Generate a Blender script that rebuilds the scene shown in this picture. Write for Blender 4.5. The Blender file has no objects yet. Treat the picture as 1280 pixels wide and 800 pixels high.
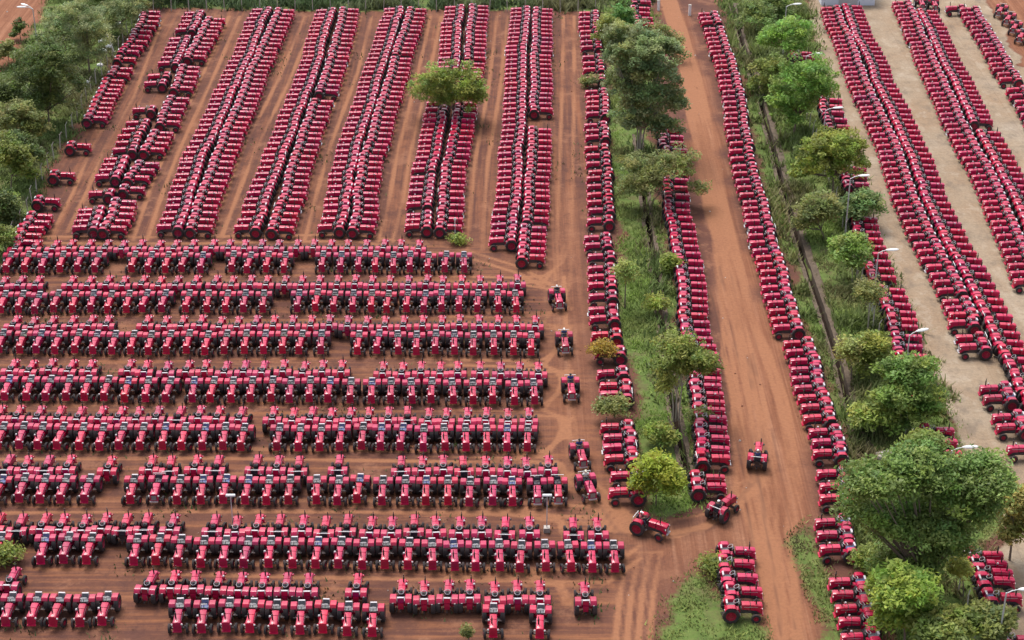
import bpy, math, random
import numpy as np
from math import sin, cos, radians, pi
random.seed(7); RNG = np.random.default_rng(7)
scene = bpy.context.scene
COL = scene.collection

# ------------------------------------------------------------------ camera model (photo is 1280x800)
PITCH = radians(28.0); FPX = 2242.0; CAMH = 83.7
def P(px, py, z=0.0):
    u = (px - 640) / FPX; v = (400 - py) / FPX
    d = (u, cos(PITCH) + v * sin(PITCH), -sin(PITCH) + v * cos(PITCH))
    t = (z - CAMH) / d[2]
    return (u * t, d[1] * t, z)
def proj(x, y, z):
    r = (x, y, z - CAMH)
    D = r[1] * cos(PITCH) - r[2] * sin(PITCH)
    U = r[1] * sin(PITCH) + r[2] * cos(PITCH)
    return 640 + FPX * x / D, 400 - FPX * U / D, D

cam_d = bpy.data.cameras.new('camera'); cam = bpy.data.objects.new('camera', cam_d); COL.objects.link(cam)
cam.location = (0, 0, CAMH); cam.rotation_euler = (pi / 2 - PITCH, 0, 0)
cam_d.sensor_width = 36; cam_d.lens = FPX / 1280 * 36; cam_d.clip_end = 3000; cam_d.clip_start = 1
scene.camera = cam

# ------------------------------------------------------------------ light
SUN_EL, SUN_AZ = radians(62), radians(-28)          # azimuth from +Y, towards the far left
w = bpy.data.worlds.new('World'); scene.world = w; w.use_nodes = True
nt = w.node_tree; bg = nt.nodes['Background']
sky = nt.nodes.new('ShaderNodeTexSky'); sky.sky_type = 'NISHITA'; sky.sun_disc = False
sky.sun_elevation = SUN_EL; sky.sun_rotation = SUN_AZ; sky.dust_density = 4.0; sky.air_density = 1.0
hs = nt.nodes.new('ShaderNodeHueSaturation'); hs.inputs['Saturation'].default_value = 0.5
nt.links.new(sky.outputs[0], hs.inputs['Color']); nt.links.new(hs.outputs[0], bg.inputs['Color'])
bg.inputs['Strength'].default_value = 0.15
sd = bpy.data.lights.new('sun', 'SUN'); so = bpy.data.objects.new('sun', sd); COL.objects.link(so)
sd.energy = 1.3; sd.angle = radians(24); sd.color = (1.0, 0.95, 0.88)
so.rotation_euler = (pi / 2 - SUN_EL, 0, pi - SUN_AZ)
so.location = (0, 150, 120)
vs = scene.view_settings; vs.view_transform = 'Standard'; vs.look = 'None'; vs.exposure = 0.85; vs.gamma = 1

# ------------------------------------------------------------------ materials
def newmat(name):
    m = bpy.data.materials.new(name); m.use_nodes = True
    return m, m.node_tree, m.node_tree.nodes['Principled BSDF']
def N(t, typ, **kw):
    n = t.nodes.new(typ)
    for k, v in kw.items(): setattr(n, k, v)
    return n
def rgba(c): return (c[0], c[1], c[2], 1.0)
def mixc(t, fac, a, b, mode='MIX'):
    n = N(t, 'ShaderNodeMix', data_type='RGBA', blend_type=mode)
    for sock, v in ((n.inputs[0], fac), (n.inputs[6], a), (n.inputs[7], b)):
        if hasattr(v, 'links') or isinstance(v, bpy.types.NodeSocket): t.links.new(v, sock)
        elif isinstance(v, (int, float)): sock.default_value = v
        else: sock.default_value = rgba(v)
    return n.outputs[2]
def ramp(t, fac, stops):
    n = N(t, 'ShaderNodeValToRGB'); cr = n.color_ramp
    while len(cr.elements) < len(stops): cr.elements.new(0.5)
    for e, (p, c) in zip(cr.elements, stops):
        e.position = p; e.color = rgba(c) if not isinstance(c, (int, float)) else (c, c, c, 1)
    t.links.new(fac, n.inputs[0]); return n.outputs[0]
def noise(t, vec, scale, detail=4, rough=0.55):
    n = N(t, 'ShaderNodeTexNoise'); n.inputs['Scale'].default_value = scale
    n.inputs['Detail'].default_value = detail; n.inputs['Roughness'].default_value = rough
    if vec is not None: t.links.new(vec, n.inputs['Vector'])
    return n.outputs[0]
def math_n(t, op, a, b=None):
    n = N(t, 'ShaderNodeMath', operation=op)
    for s, v in ((n.inputs[0], a), (n.inputs[1], b)):
        if v is None: continue
        if isinstance(v, (int, float)): s.default_value = v
        else: t.links.new(v, s)
    return n.outputs[0]

def tinted(name, base, rough, metallic=0.0, coat=0.0, dust=0.0, spec=0.5, vary=None):
    """paint that takes the object's colour and the mesh attribute 'tint' (1 where nothing is set) plus a film of road dust"""
    m, t, b = newmat(name)
    if vary is None: vary = 'red' in name or name == 'cloth' or 'seat_cover' in name
    oi = N(t, 'ShaderNodeObjectInfo'); at = N(t, 'ShaderNodeAttribute', attribute_name='tint')
    c = mixc(t, 1.0 if vary else 0.0, base, oi.outputs['Color'], 'MULTIPLY'); c = mixc(t, 1.0 if vary else 0.0, c, at.outputs['Color'], 'MULTIPLY')
    if dust:
        g = N(t, 'ShaderNodeNewGeometry')
        nz = noise(t, g.outputs['Position'], 1.7, 5, 0.65)
        f = ramp(t, nz, [(0.42, 0.0), (0.75, dust)])
        c = mixc(t, f, c, (0.24, 0.11, 0.085))
    t.links.new(c, b.inputs['Base Color'])
    b.inputs['Roughness'].default_value = rough; b.inputs['Metallic'].default_value = metallic
    b.inputs['Specular IOR Level'].default_value = spec
    if coat: b.inputs['Coat Weight'].default_value = coat; b.inputs['Coat Roughness'].default_value = 0.12
    return m
M = {}
M['red'] = tinted('tractor_red_paint', (0.42, 0.0022, 0.049), 0.45, coat=0.55, dust=0.12, spec=0.25)
M['rimred'] = tinted('wheel_red_paint', (0.30, 0.003, 0.037), 0.5, dust=0.2)
M['rimpale'] = tinted('wheel_pale_paint', (0.62, 0.60, 0.58), 0.5, dust=0.3)
M['tyre'] = tinted('tyre_rubber', (0.022, 0.020, 0.022), 0.9, dust=0.2)
M['iron'] = tinted('dark_cast_iron', (0.045, 0.043, 0.048), 0.55, dust=0.35)
M['black'] = tinted('black_paint', (0.018, 0.018, 0.020), 0.45, dust=0.15)
M['silver'] = tinted('silver_metal', (0.50, 0.50, 0.52), 0.4, metallic=0.4)
M['lens'] = tinted('headlight_glass', (0.82, 0.82, 0.80), 0.15)
M['seat'] = tinted('grey_seat_cover', (0.15, 0.165, 0.175), 0.3, dust=0.15)
M['seatedge'] = tinted('pale_seat_edge', (0.46, 0.43, 0.45), 0.5)
M['seatdark'] = tinted('dark_seat_vinyl', (0.030, 0.030, 0.045), 0.5)
M['wheelgrey'] = tinted('steering_wheel_grey', (0.42, 0.40, 0.41), 0.45)
M['white'] = tinted('white_paint', (0.74, 0.74, 0.73), 0.5)
M['concrete'] = tinted('weathered_concrete', (0.42, 0.39, 0.35), 0.85, dust=0.4)
M['galv'] = tinted('galvanised_steel', (0.50, 0.51, 0.52), 0.45, metallic=0.3)
M['cloth'] = tinted('cloth', (1, 1, 1), 0.85)
M['skin'] = tinted('skin', (0.20, 0.10, 0.06), 0.55)
M['hair'] = tinted('hair', (0.012, 0.010, 0.010), 0.5)
M['bark'] = tinted('bark', (0.15, 0.115, 0.085), 0.9, dust=0.2)
M['palebark'] = tinted('pale_bark', (0.33, 0.29, 0.23), 0.9, dust=0.2)

def leafmat(name, rough=0.5, trans=0.45):
    m, t, b = newmat(name)
    at = N(t, 'ShaderNodeAttribute', attribute_name='tint')
    t.links.new(at.outputs['Color'], b.inputs['Base Color'])
    b.inputs['Roughness'].default_value = rough; b.inputs['Specular IOR Level'].default_value = 0.3
    tr = N(t, 'ShaderNodeBsdfTranslucent'); t.links.new(at.outputs['Color'], tr.inputs['Color'])
    mx = N(t, 'ShaderNodeMixShader'); mx.inputs[0].default_value = trans
    t.links.new(b.outputs[0], mx.inputs[1]); t.links.new(tr.outputs[0], mx.inputs[2])
    t.links.new(mx.outputs[0], t.nodes['Material Output'].inputs[0])
    return m
M['leaf'] = leafmat('leaves'); M['grass'] = leafmat('grass_blades', 0.7, 0.2)

# terrain: one material on every piece of ground; the vertex masks say what the surface is made of
def terrain_mat():
    m, t, b = newmat('soil_grass_concrete')
    g = N(t, 'ShaderNodeNewGeometry'); pos = g.outputs['Position']
    a1 = N(t, 'ShaderNodeAttribute', attribute_name='mask'); s1 = N(t, 'ShaderNodeSeparateColor'); t.links.new(a1.outputs['Color'], s1.inputs[0])
    a2 = N(t, 'ShaderNodeAttribute', attribute_name='wear_dark'); s2 = N(t, 'ShaderNodeSeparateColor'); t.links.new(a2.outputs['Color'], s2.inputs[0])
    def stretch(sx, sy):
        mp = N(t, 'ShaderNodeMapping'); mp.inputs['Scale'].default_value = (sx, sy, 1); t.links.new(pos, mp.inputs['Vector']); return mp.outputs[0]
    big = noise(t, pos, 0.09, 6, 0.6); mid = noise(t, pos, 0.55, 6, 0.65); fine = noise(t, pos, 3.2, 5, 0.7)
    hx = noise(t, stretch(0.06, 1.5), 1.0, 5, 0.6); hy = noise(t, stretch(1.1, 0.035), 1.0, 6, 0.65)
    soil = ramp(t, big, [(0.3, (0.098, 0.041, 0.031)), (0.7, (0.150, 0.064, 0.040))])
    soil = mixc(t, ramp(t, mid, [(0.35, 0.0), (0.7, 0.55)]), soil, (0.088, 0.042, 0.036))
    # streaks left by wheels, along the aisles
    st = math_n(t, 'MULTIPLY', ramp(t, hx, [(0.45, 0.0), (0.68, 0.85)]), s2.outputs[0])
    soil = mixc(t, st, soil, (0.275, 0.114, 0.054))
    st = math_n(t, 'MULTIPLY', ramp(t, hy, [(0.45, 0.0), (0.68, 0.8)]), s2.outputs[1])
    soil = mixc(t, st, soil, (0.250, 0.100, 0.050))
    road = ramp(t, hy, [(0.32, (0.165, 0.064, 0.034)), (0.5, (0.240, 0.102, 0.055)), (0.68, (0.320, 0.155, 0.090))])
    road = mixc(t, ramp(t, mid, [(0.4, 0.0), (0.75, 0.45)]), road, (0.155, 0.060, 0.034))
    hy2 = noise(t, stretch(4.5, 0.06), 1.0, 5, 0.7); damp = noise(t, pos, 0.28, 8, 0.75)
    road = mixc(t, ramp(t, hy2, [(0.40, 0.55), (0.52, 0.0)]), road, (0.150, 0.058, 0.031))
    road = mixc(t, ramp(t, hy2, [(0.58, 0.0), (0.70, 0.45)]), road, (0.36, 0.185, 0.110))
    road = mixc(t, ramp(t, damp, [(0.55, 0.0), (0.66, 0.55)]), road, (0.130, 0.050, 0.032))
    soil = mixc(t, ramp(t, damp, [(0.52, 0.0), (0.62, 0.65)]), soil, (0.078, 0.036, 0.030))
    soil = mixc(t, ramp(t, damp, [(0.38, 0.6), (0.47, 0.0)]), soil, (0.260, 0.122, 0.072))
    def edge(mask, lo=0.35, hi=0.65, amt=0.55):
        x = math_n(t, 'ADD', mask, math_n(t, 'MULTIPLY', math_n(t, 'SUBTRACT', mid, 0.5), amt))
        x = math_n(t, 'ADD', x, math_n(t, 'MULTIPLY', math_n(t, 'SUBTRACT', fine, 0.5), amt * 0.8))
        return ramp(t, x, [(lo, 0.0), (hi, 1.0)])
    c = mixc(t, edge(s1.outputs[1], 0.15, 0.9, 0.4), soil, road)
    tr = math_n(t, 'MULTIPLY', edge(a1.outputs['Alpha'], 0.15, 0.7, 0.5), 0.9)
    c = mixc(t, tr, c, (0.290, 0.130, 0.068))
    conc = ramp(t, big, [(0.35, (0.280, 0.195, 0.125)), (0.55, (0.310, 0.238, 0.165)), (0.75, (0.325, 0.268, 0.205))])
    conc = mixc(t, ramp(t, hx, [(0.5, 0.0), (0.75, 0.5)]), conc, (0.25, 0.19, 0.135))
    blot = noise(t, stretch(0.5, 0.28), 1.0, 7, 0.7)
    conc = mixc(t, ramp(t, blot, [(0.52, 0.0), (0.64, 0.55)]), conc, (0.150, 0.122, 0.098))
    conc = mixc(t, ramp(t, blot, [(0.38, 0.4), (0.47, 0.0)]), conc, (0.42, 0.36, 0.28))
    conc = mixc(t, ramp(t, mid, [(0.55, 0.0), (0.78, 0.6)]), conc, (0.165, 0.122, 0.092))
    br = N(t, 'ShaderNodeTexBrick'); br.inputs['Scale'].default_value = 1.0; br.offset = 0.0
    br.inputs['Brick Width'].default_value = 4.5; br.inputs['Row Height'].default_value = 4.5; br.inputs['Mortar Size'].default_value = 0.035
    br.inputs['Color1'].default_value = (1, 1, 1, 1); br.inputs['Color2'].default_value = (0.88, 0.88, 0.88, 1); br.inputs['Mortar'].default_value = (0.78, 0.75, 0.72, 1)
    t.links.new(pos, br.inputs['Vector'])
    conc = mixc(t, 0.7, conc, br.outputs['Color'], 'MULTIPLY')
    c = mixc(t, edge(s1.outputs[2], 0.35, 0.7, 0.5), c, conc)
    gr = ramp(t, mid, [(0.3, (0.060, 0.096, 0.024)), (0.5, (0.100, 0.150, 0.036)), (0.72, (0.160, 0.180, 0.058))])
    gr = mixc(t, ramp(t, noise(t, pos, 0.35, 6, 0.7), [(0.52, 0.0), (0.62, 0.75)]), gr, (0.115, 0.098, 0.046))
    c = mixc(t, edge(s1.outputs[0], 0.36, 0.62, 1.0), c, gr)
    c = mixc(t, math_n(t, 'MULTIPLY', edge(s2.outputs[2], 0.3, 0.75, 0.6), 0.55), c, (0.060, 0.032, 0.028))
    c = mixc(t, ramp(t, fine, [(0.3, 0.22), (0.6, 0.0)]), c, (0.05, 0.028, 0.022))
    t.links.new(c, b.inputs['Base Color']); b.inputs['Roughness'].default_value = 0.95; b.inputs['Specular IOR Level'].default_value = 0.15
    bp = N(t, 'ShaderNodeBump'); bp.inputs['Strength'].default_value = 0.6; bp.inputs['Distance'].default_value = 0.12
    t.links.new(math_n(t, 'ADD', mid, math_n(t, 'MULTIPLY', fine, 0.5)), bp.inputs['Height']); t.links.new(bp.outputs[0], b.inputs['Normal'])
    return m
M['terrain'] = terrain_mat()

# ------------------------------------------------------------------ mesh helpers
class MB:
    def __init__(s): s.v = []; s.f = []; s.m = []
    def add(s, vs, fs, m):
        o = len(s.v); s.v += [tuple(p) for p in vs]
        for f in fs: s.f.append(tuple(i + o for i in f)); s.m.append(m)
    def box(s, x0, x1, y0, y1, z0, z1, m, tx=0.0, ty=0.0):
        vs = [(x0, y0, z0), (x1, y0, z0), (x1, y1, z0), (x0, y1, z0), (x0 + tx, y0 + ty, z1), (x1 - tx, y0 + ty, z1), (x1 - tx, y1 - ty, z1), (x0 + tx, y1 - ty, z1)]
        s.add(vs, [(3, 2, 1, 0), (4, 5, 6, 7), (0, 1, 5, 4), (1, 2, 6, 5), (2, 3, 7, 6), (3, 0, 4, 7)], m)
    def loft(s, secs, m, caps=True):
        n = len(secs[0]); vs = [p for q in secs for p in q]; fs = []
        for k in range(len(secs) - 1):
            for i in range(n):
                j = (i + 1) % n; fs.append((k * n + i, k * n + j, (k + 1) * n + j, (k + 1) * n + i))
        if caps: fs.append(tuple(range(n))[::-1]); fs.append(tuple((len(secs) - 1) * n + i for i in range(n)))
        s.add(vs, fs, m)
    def tube(s, pts, r, m, n=8):
        pts = [np.array(p, float) for p in pts]; rs = r if isinstance(r, (list, tuple)) else [r] * len(pts); secs = []
        for k, p in enumerate(pts):
            d = pts[min(k + 1, len(pts) - 1)] - pts[max(k - 1, 0)]; d /= (np.linalg.norm(d) + 1e-9)
            a = np.array((0, 0, 1.0)) if abs(d[2]) < 0.9 else np.array((1.0, 0, 0))
            u = np.cross(d, a); u /= np.linalg.norm(u); v = np.cross(d, u)
            secs.append([tuple(p + rs[k] * (u * cos(2 * pi * i / n) + v * sin(2 * pi * i / n))) for i in range(n)])
        s.loft(secs, m)
    def lathe(s, prof, cx, cz, n, m, lug=0.0, closed=True):
        """profile of (radius, y, lugged) turned about the y axis through (cx, cz)"""
        k = len(prof); vs = []; fs = []
        for i in range(n):
            a = 2 * pi * i / n
            for j, (r, y, l) in enumerate(prof):
                rr = r - (lug if l and (i + (1 if l == 2 else 0)) % 2 else 0)
                vs.append((cx + rr * cos(a), y, cz + rr * sin(a)))
        for i in range(n):
            i2 = (i + 1) % n
            for j in range(k if closed else k - 1):
                j2 = (j + 1) % k; fs.append((i * k + j, i * k + j2, i2 * k + j2, i2 * k + j))
        s.add(vs, fs, m)
    def disc(s, y, r, cx, cz, n, m, flip=False):
        vs = [(cx + r * cos(2 * pi * i / n), y, cz + r * sin(2 * pi * i / n)) for i in range(n)]
        s.add(vs, [tuple(range(n)) if flip else tuple(range(n))[::-1]], m)
    def merge(s, o):
        n = len(s.v); s.v += o.v; s.f += [tuple(i + n for i in f) for f in o.f]; s.m += o.m
    def mesh(s, name, smooth=30):
        me = bpy.data.meshes.new(name); me.from_pydata(s.v, [], s.f)
        keys = []
        for k in s.m:
            if k not in keys: keys.append(k)
        for k in keys: me.materials.append(M[k])
        me.polygons.foreach_set('material_index', [keys.index(k) for k in s.m])
        a = me.attributes.new('tint', 'FLOAT_COLOR', 'POINT'); a.data.foreach_set('color', np.ones(len(s.v) * 4, np.float32))
        if smooth:
            me.shade_smooth(); me.set_sharp_from_angle(angle=radians(smooth))
        me.update(); return me
def obj(name, me, parent=None, loc=None, rotz=None):
    o = bpy.data.objects.new(name, me); COL.objects.link(o)
    if parent: o.parent = parent
    if loc: o.location = loc
    if rotz is not None: o.rotation_euler = (0, 0, rotz)
    return o
def tag(o, label=None, cat=None, group=None, kind=None):
    if label: o['label'] = label
    if cat: o['category'] = cat
    if group: o['group'] = group
    if kind: o['kind'] = kind
    return o
def empty(name, loc, rotz=0):
    o = bpy.data.objects.new(name, None); COL.objects.link(o); o.location = loc; o.rotation_euler = (0, 0, rotz); o.empty_display_size = 0.5; return o
def copy_tree(o, parent=None):
    c = o.copy(); COL.objects.link(c); c.parent = parent
    for ch in o.children: copy_tree(ch, c)
    return c

# ------------------------------------------------------------------ the tractor: local +x is forward, origin under the rear axle
def hsec(x, wd, z0, z1, r):
    return [(x, -wd * 1.04, z0), (x, -wd, z1 - r), (x, -wd + .3 * r, z1 - .3 * r), (x, -wd + r, z1), (x, 0, z1 + .02), (x, wd - r, z1), (x, wd - .3 * r, z1 - .3 * r), (x, wd, z1 - r), (x, wd * 1.04, z0)]
def tractor_parts(big=False, lo=False, pale=False):
    """list of (name, MB, children) for one tractor"""
    parts = []
    def part(name, *subs):
        mb = MB(); parts.append((name, mb, [])); return mb
    nt_, nf = (16, 12) if lo else (36, 24)
    W = 0.30 if big else 0.275
    h = part('hood')
    zt = 1.36 if big else 1.33
    h.loft([hsec(.84, W * 1.0, .92, zt, .07), hsec(1.0, W, .90, zt + .01, .08), hsec(1.44, W, .88, zt, .08)], 'red')
    h.loft([hsec(1.50, W, .86, zt, .10), hsec(1.95, W * 1.02, .82, zt - .02, .10), hsec(2.28, W * 1.10, .58, zt - .05, .08), hsec(2.40, W * 1.08, .50, zt - .10, .08)], 'red')
    if not lo:
        for sy in (-1, 1): h.box(1.0, 2.2, sy * W * 1.03 - .006, sy * W * 1.03 + .006, 1.12, 1.15, 'black' if big else 'silver')
    g = part('grille')
    if big:
        g.box(2.385, 2.425, -.23, .23, .68, 1.14, 'black')
        for k in range(5): g.box(2.42, 2.44, -.21, .21, .72 + k * .085, .75 + k * .085, 'silver')
        g.box(2.36, 2.52, -.33, .33, .50, .60, 'silver')
    else:
        g.box(2.385, 2.413, -.20, .20, .60, 1.00, 'rimred')
        if not lo:
            for k in range(6): g.box(2.411, 2.428, -.18, .18, .63 + k * .060, .655 + k * .060, 'red')
        else: g.box(2.411, 2.424, -.16, .16, .70, .90, 'red')
        g.box(2.36, 2.50, -.33, .33, .40, .497, 'red')
    for sy in (-1, 1):
        l = part('headlight')
        n = 6 if lo else 12
        l.tube([(2.24, sy * (W + .09), 1.06), (2.36, sy * (W + .09), 1.06)], [.05, .085], 'red' if not big else 'black', n)
        l.tube([(2.36, sy * (W + .09), 1.06), (2.40, sy * (W + .09), 1.06)], [.085, .06], 'lens', n)
    e = part('engine')
    e.box(.72, 2.28, -.17, .17, .50, .93, 'iron')
    e.box(1.40, 1.54, -.20, .20, .90, 1.27, 'black')
    if not lo:
        for k in range(4): e.tube([(1.0 + k * .3, -.17, .75), (1.0 + k * .3, -.25, .72)], .045, 'iron', 6)
        e.tube([(.95, .24, .74), (1.35, .24, .74)], .075, 'black', 8)
    a = part('front_axle')
    a.box(1.84, 1.98, -.56, .56, .36, .46, 'iron'); a.box(1.70, 2.36, -.14, .14, .42, .56, 'iron')
    if not lo:
        for sy in (-1, 1): a.tube([(1.91, sy * .5, .40), (1.91, sy * .53, .60)], .05, 'iron', 6)
        a.tube([(1.70, -.5, .44), (1.70, .5, .44)], .022, 'iron', 6)
    for sy in (-1, 1):
        parts.append(('front_wheel', MB(), [('rim', MB())])); wmb = parts[-1][1]; rmb = parts[-1][2][0][1]
        y = sy * .66; r = .37; hw = .095
        wmb.lathe([(.20, y - hw * .9, 0), (.29, y - hw, 0), (.355, y - hw * .9, 0), (r, y - hw * .4, 0), (r, y + hw * .4, 0), (.355, y + hw * .9, 0), (.29, y + hw, 0), (.20, y + hw * .9, 0)], 1.91, r, nf, 'tyre')
        rc = 'rimpale' if pale else 'rimred'
        rmb.lathe([(.215, y + sy * .075, 0), (.19, y + sy * .07, 0), (.17, y + sy * .01, 0), (.08, y + sy * .01, 0), (.07, y + sy * .09, 0), (.01, y + sy * .10, 0)], 1.91, r, 10 if lo else 16, rc, closed=False)
        rmb.lathe([(.215, y - sy * .075, 0), (.15, y - sy * .02, 0), (.01, y - sy * .02, 0)], 1.91, r, 8 if lo else 16, rc, closed=False)
    for sy in (-1, 1):
        parts.append(('rear_wheel', MB(), [('rim', MB())])); wmb = parts[-1][1]; rmb = parts[-1][2][0][1]
        y = sy * .685; r = .665; hw = .175
        wmb.lathe([(.40, y - hw * .9, 0), (.50, y - hw, 0), (.61, y - hw * .98, 0), (.655, y - hw * .75, 1), (r + .005, y - .01, 2), (r + .005, y + .01, 1), (.655, y + hw * .75, 2), (.61, y + hw * .98, 0), (.50, y + hw, 0), (.40, y + hw * .9, 0)], 0, r, nt_, 'tyre', lug=0.0 if lo else 0.03)
        rc = 'rimpale' if pale else 'rimred'
        rmb.lathe([(.42, y + sy * .15, 0), (.385, y + sy * .145, 0), (.36, y + sy * .03, 0), (.20, y + sy * .0, 0), (.17, y + sy * .06, 0), (.10, y + sy * .06, 0), (.09, y + sy * .13, 0), (.01, y + sy * .14, 0)], 0, r, 12 if lo else 20, rc, closed=False)
        rmb.lathe([(.42, y - sy * .15, 0), (.34, y - sy * .02, 0), (.01, y - sy * .02, 0)], 0, r, 8 if lo else 16, rc, closed=False)
    for sy in (-1, 1):
        f = part('fender')
        yi, yo = sy * .35, sy * .82
        prof = [(.41, 1.15), (.35, 1.31), (.27, 1.375), (.08, 1.39), (-.12, 1.39), (-.27, 1.365), (-.39, 1.26), (-.47, 1.09)]
        th = .03
        secs = []
        for (x, z) in prof:
            dx, dz = x * 1.2, z - .66; L = math.hypot(dx, dz); ux, uz = dx / L * th, dz / L * th
            ya, yb = min(yi, yo), max(yi, yo)
            secs.append([(x, ya, z), (x, yb, z), (x + ux * .6 , yb - .02, z + uz), (x + ux * .6, ya + .02, z + uz)])
        f.loft(secs, 'red')
        # inner side sheet
        ys = sy * .335
        n = len(prof); pv = [(x * .985, ys, z - .005) for x, z in prof] + [(-.36, ys, .72), (.36, ys, .72)]
        pv2 = [(x, y_ + sy * -.015, z) for x, y_, z in pv]; k = len(pv)
        f.add(pv + pv2, [tuple(range(k)), tuple(range(k, 2 * k))[::-1]] + [(i, (i + 1) % k, k + (i + 1) % k, k + i) for i in range(k)], 'red')
        if not lo: f.box(-.50, -.465, sy * .6 - .06, sy * .6 + .06, 1.04, 1.12, 'lens')
    s = part('seat')
    sm = 'seatdark' if big else 'seat'
    s.box(-.22, .34, -.27, .27, .98, 1.12, sm, .03, .03)
    bk = [[(-.20, -.25, 1.10), (-.20, .25, 1.10), (-.27, .25, 1.10), (-.27, -.25, 1.10)], [(-.24, -.26, 1.30), (-.24, .26, 1.30), (-.31, .26, 1.30), (-.31, -.26, 1.30)], [(-.27, -.22, 1.46), (-.27, .22, 1.46), (-.33, .22, 1.46), (-.33, -.22, 1.46)]]
    s.loft(bk, sm)
    if not big:
        s.box(-.345, -.325, -.235, .235, 1.02, 1.45, 'red')
        for sy in (-1, 1): s.box(-.20, .30, sy * .295 - .022, sy * .295 + .022, 1.02, 1.15, 'seatedge')
        s.box(-.37, -.23, -.25, .25, 1.462, 1.50, 'seatedge')
        for sy in (-1, 1): s.loft([[(-.19, sy * .275 - .018, 1.08), (-.19, sy * .275 + .018, 1.08), (-.29, sy * .275 + .018, 1.08), (-.29, sy * .275 - .018, 1.08)], [(-.25, sy * .24 - .018, 1.46), (-.25, sy * .24 + .018, 1.46), (-.35, sy * .24 + .018, 1.46), (-.35, sy * .24 - .018, 1.46)]], 'seatedge')
    else:
        s.tube([(-.46, -.52, .95), (-.46, -.52, 1.50), (-.46, .52, 1.50), (-.46, .52, .95)], .028, 'white', 6)
    s.box(-.15, .2, -.1, .1, .80, .97, 'black')
    c = part('dashboard')
    c.box(.62, .745, -.21, .21, .95, 1.385, 'black', .03, .03)
    c.box(.60, .64, -.16, .16, 1.24, 1.345, 'seat')
    w_ = part('steering_wheel')
    ct = np.array((.42, 0, 1.52)); ax = np.array((-.45, 0, .89)); uu = np.array((.89, 0, .45)); vv = np.array((0, 1.0, 0)); n = 10 if lo else 20; secs = []
    for i in range(n):
        a_ = 2 * pi * i / n; rd = uu * cos(a_) + vv * sin(a_); p = ct + rd * .215
        secs.append([tuple(p + rd * .024 * cos(b_) + ax * .024 * sin(b_)) for b_ in (0, pi / 2, pi, 3 * pi / 2)])
    secs.append(secs[0]); w_.loft(secs, 'black' if big else 'wheelgrey', caps=False)
    w_.tube([tuple(ct), (.62, 0, 1.25)], .025, 'black', 6)
    for a_ in (0, 2.1, 4.2): w_.tube([tuple(ct), tuple(ct + (uu * cos(a_) + vv * sin(a_)) * .21)], .012, 'black', 4)
    t_ = part('transmission')
    t_.box(-.36, .74, -.20, .20, .42, .86, 'iron' if big else 'red')
    t_.box(-.10, .14, -.60, .60, .55, .78, 'iron' if big else 'red')
    t_.box(-.42, -.2, -.22, .22, .70, .98, 'black' if big else 'red')
    if not lo:
        for sy in (-1, 1): t_.tube([(-.30, sy * .22, .52), (-.74, sy * .34, .46)], .028, 'black', 6); t_.tube([(-.30, sy * .18, .92), (-.66, sy * .3, .88), (-.70, sy * .33, .48)], .022, 'black', 6)
    t_.box(-.72, -.36, -.05, .05, .38, .44, 'black')
    for sy in (-1, 1):
        pl = part('footplate'); pl.box(.15, .76, sy * .46 - .16, sy * .46 + .16, .60, .635, 'iron')
    x_ = part('exhaust_pipe')
    if big: x_.tube([(1.78, -.16, 1.25), (1.78, -.16, 1.50), (1.78, -.16, 1.86), (1.82, -.16, 2.0)], [.03, .055, .05, .03], 'black', 6 if lo else 10)
    else: x_.tube([(1.92, -.10, 1.25), (1.92, -.10, 1.42), (1.92, -.10, 1.80), (1.92, -.10, 1.81), (1.90, -.10, 2.02)], [.05, .06, .06, .03, .03], 'black', 6 if lo else 10)
    if not big:
        ac = part('air_cleaner')
        ac.tube([(1.60, -.33, .95), (1.60, -.33, 1.28)], .085, 'red', 6 if lo else 10)
        ac.tube([(1.60, -.33, 1.28), (1.60, -.33, 1.34), (1.60, -.33, 1.42)], [.05, .09, .07], 'seatedge', 6 if lo else 10)
    return parts

GROUP = 'red tractors parked across the yard'
def make_proto(big, pale=False):
    r = empty('tractor', (0, 0, 0))
    for name, mb, subs in tractor_parts(big, False, pale):
        o = obj(name, mb.mesh(name), r)
        for sn, smb in subs: obj(sn, smb.mesh(sn), o)
    return r
def flat_mesh(big, pale=False):
    mb = MB()
    for name, b, subs in tractor_parts(big, True, pale):
        mb.merge(b)
        for sn, smb in subs: mb.merge(smb)
    return mb

# ------------------------------------------------------------------ where every tractor stands
T = []            # dicts: x, y, hd (heading), var, line, px, py
def addT(x, y, hd, var, line, **kw):
    T.append(dict(x=x, y=y, hd=hd, var=var, line=line, **kw))
FH = 1.385
def row(rowi, side, data, y0, y1, dark=()):
    """data: pixel x of the fender pairs from left to right, y0..y1 the pixel height of the fender tops at the ends of the picture part"""
    xa, xb = 0, 680
    for i, px in enumerate(data):
        py = y0 + (y1 - y0) * (px - xa) / (xb - xa)
        X, Y, _ = P(px, py, FH)
        hd = pi / 2 if side == 'B' else -pi / 2
        addT(X, Y + random.gauss(0, .09), hd + random.gauss(0, .03), 'big' if px in dark else 'std', (rowi, side))
row(1, 'B', [19,42,66,86,109,131,152,174,196,217,239,264,285,305,326,346,370,391,412,434,457,479,501,523], 310, 309)
row(1, 'F', [14,36,57,79,101,124,169,190,211,232,254,292,314,336,357,404,427,449,470,492,513,536,558,580], 317, 317)
row(2, 'B', [2,22,44,87,109,132,153,176,198,219,242,267,289,312,332,355,376,398,421,443,464,487,510,532,553,577,600,624,647], 356, 355)
row(2, 'F', [7,29,50,73,95,117,140,162,184,207,237,261,285,307,330,374,397,419,442,465,486,510,532,552,575,598,622,644], 366, 365)
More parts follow.
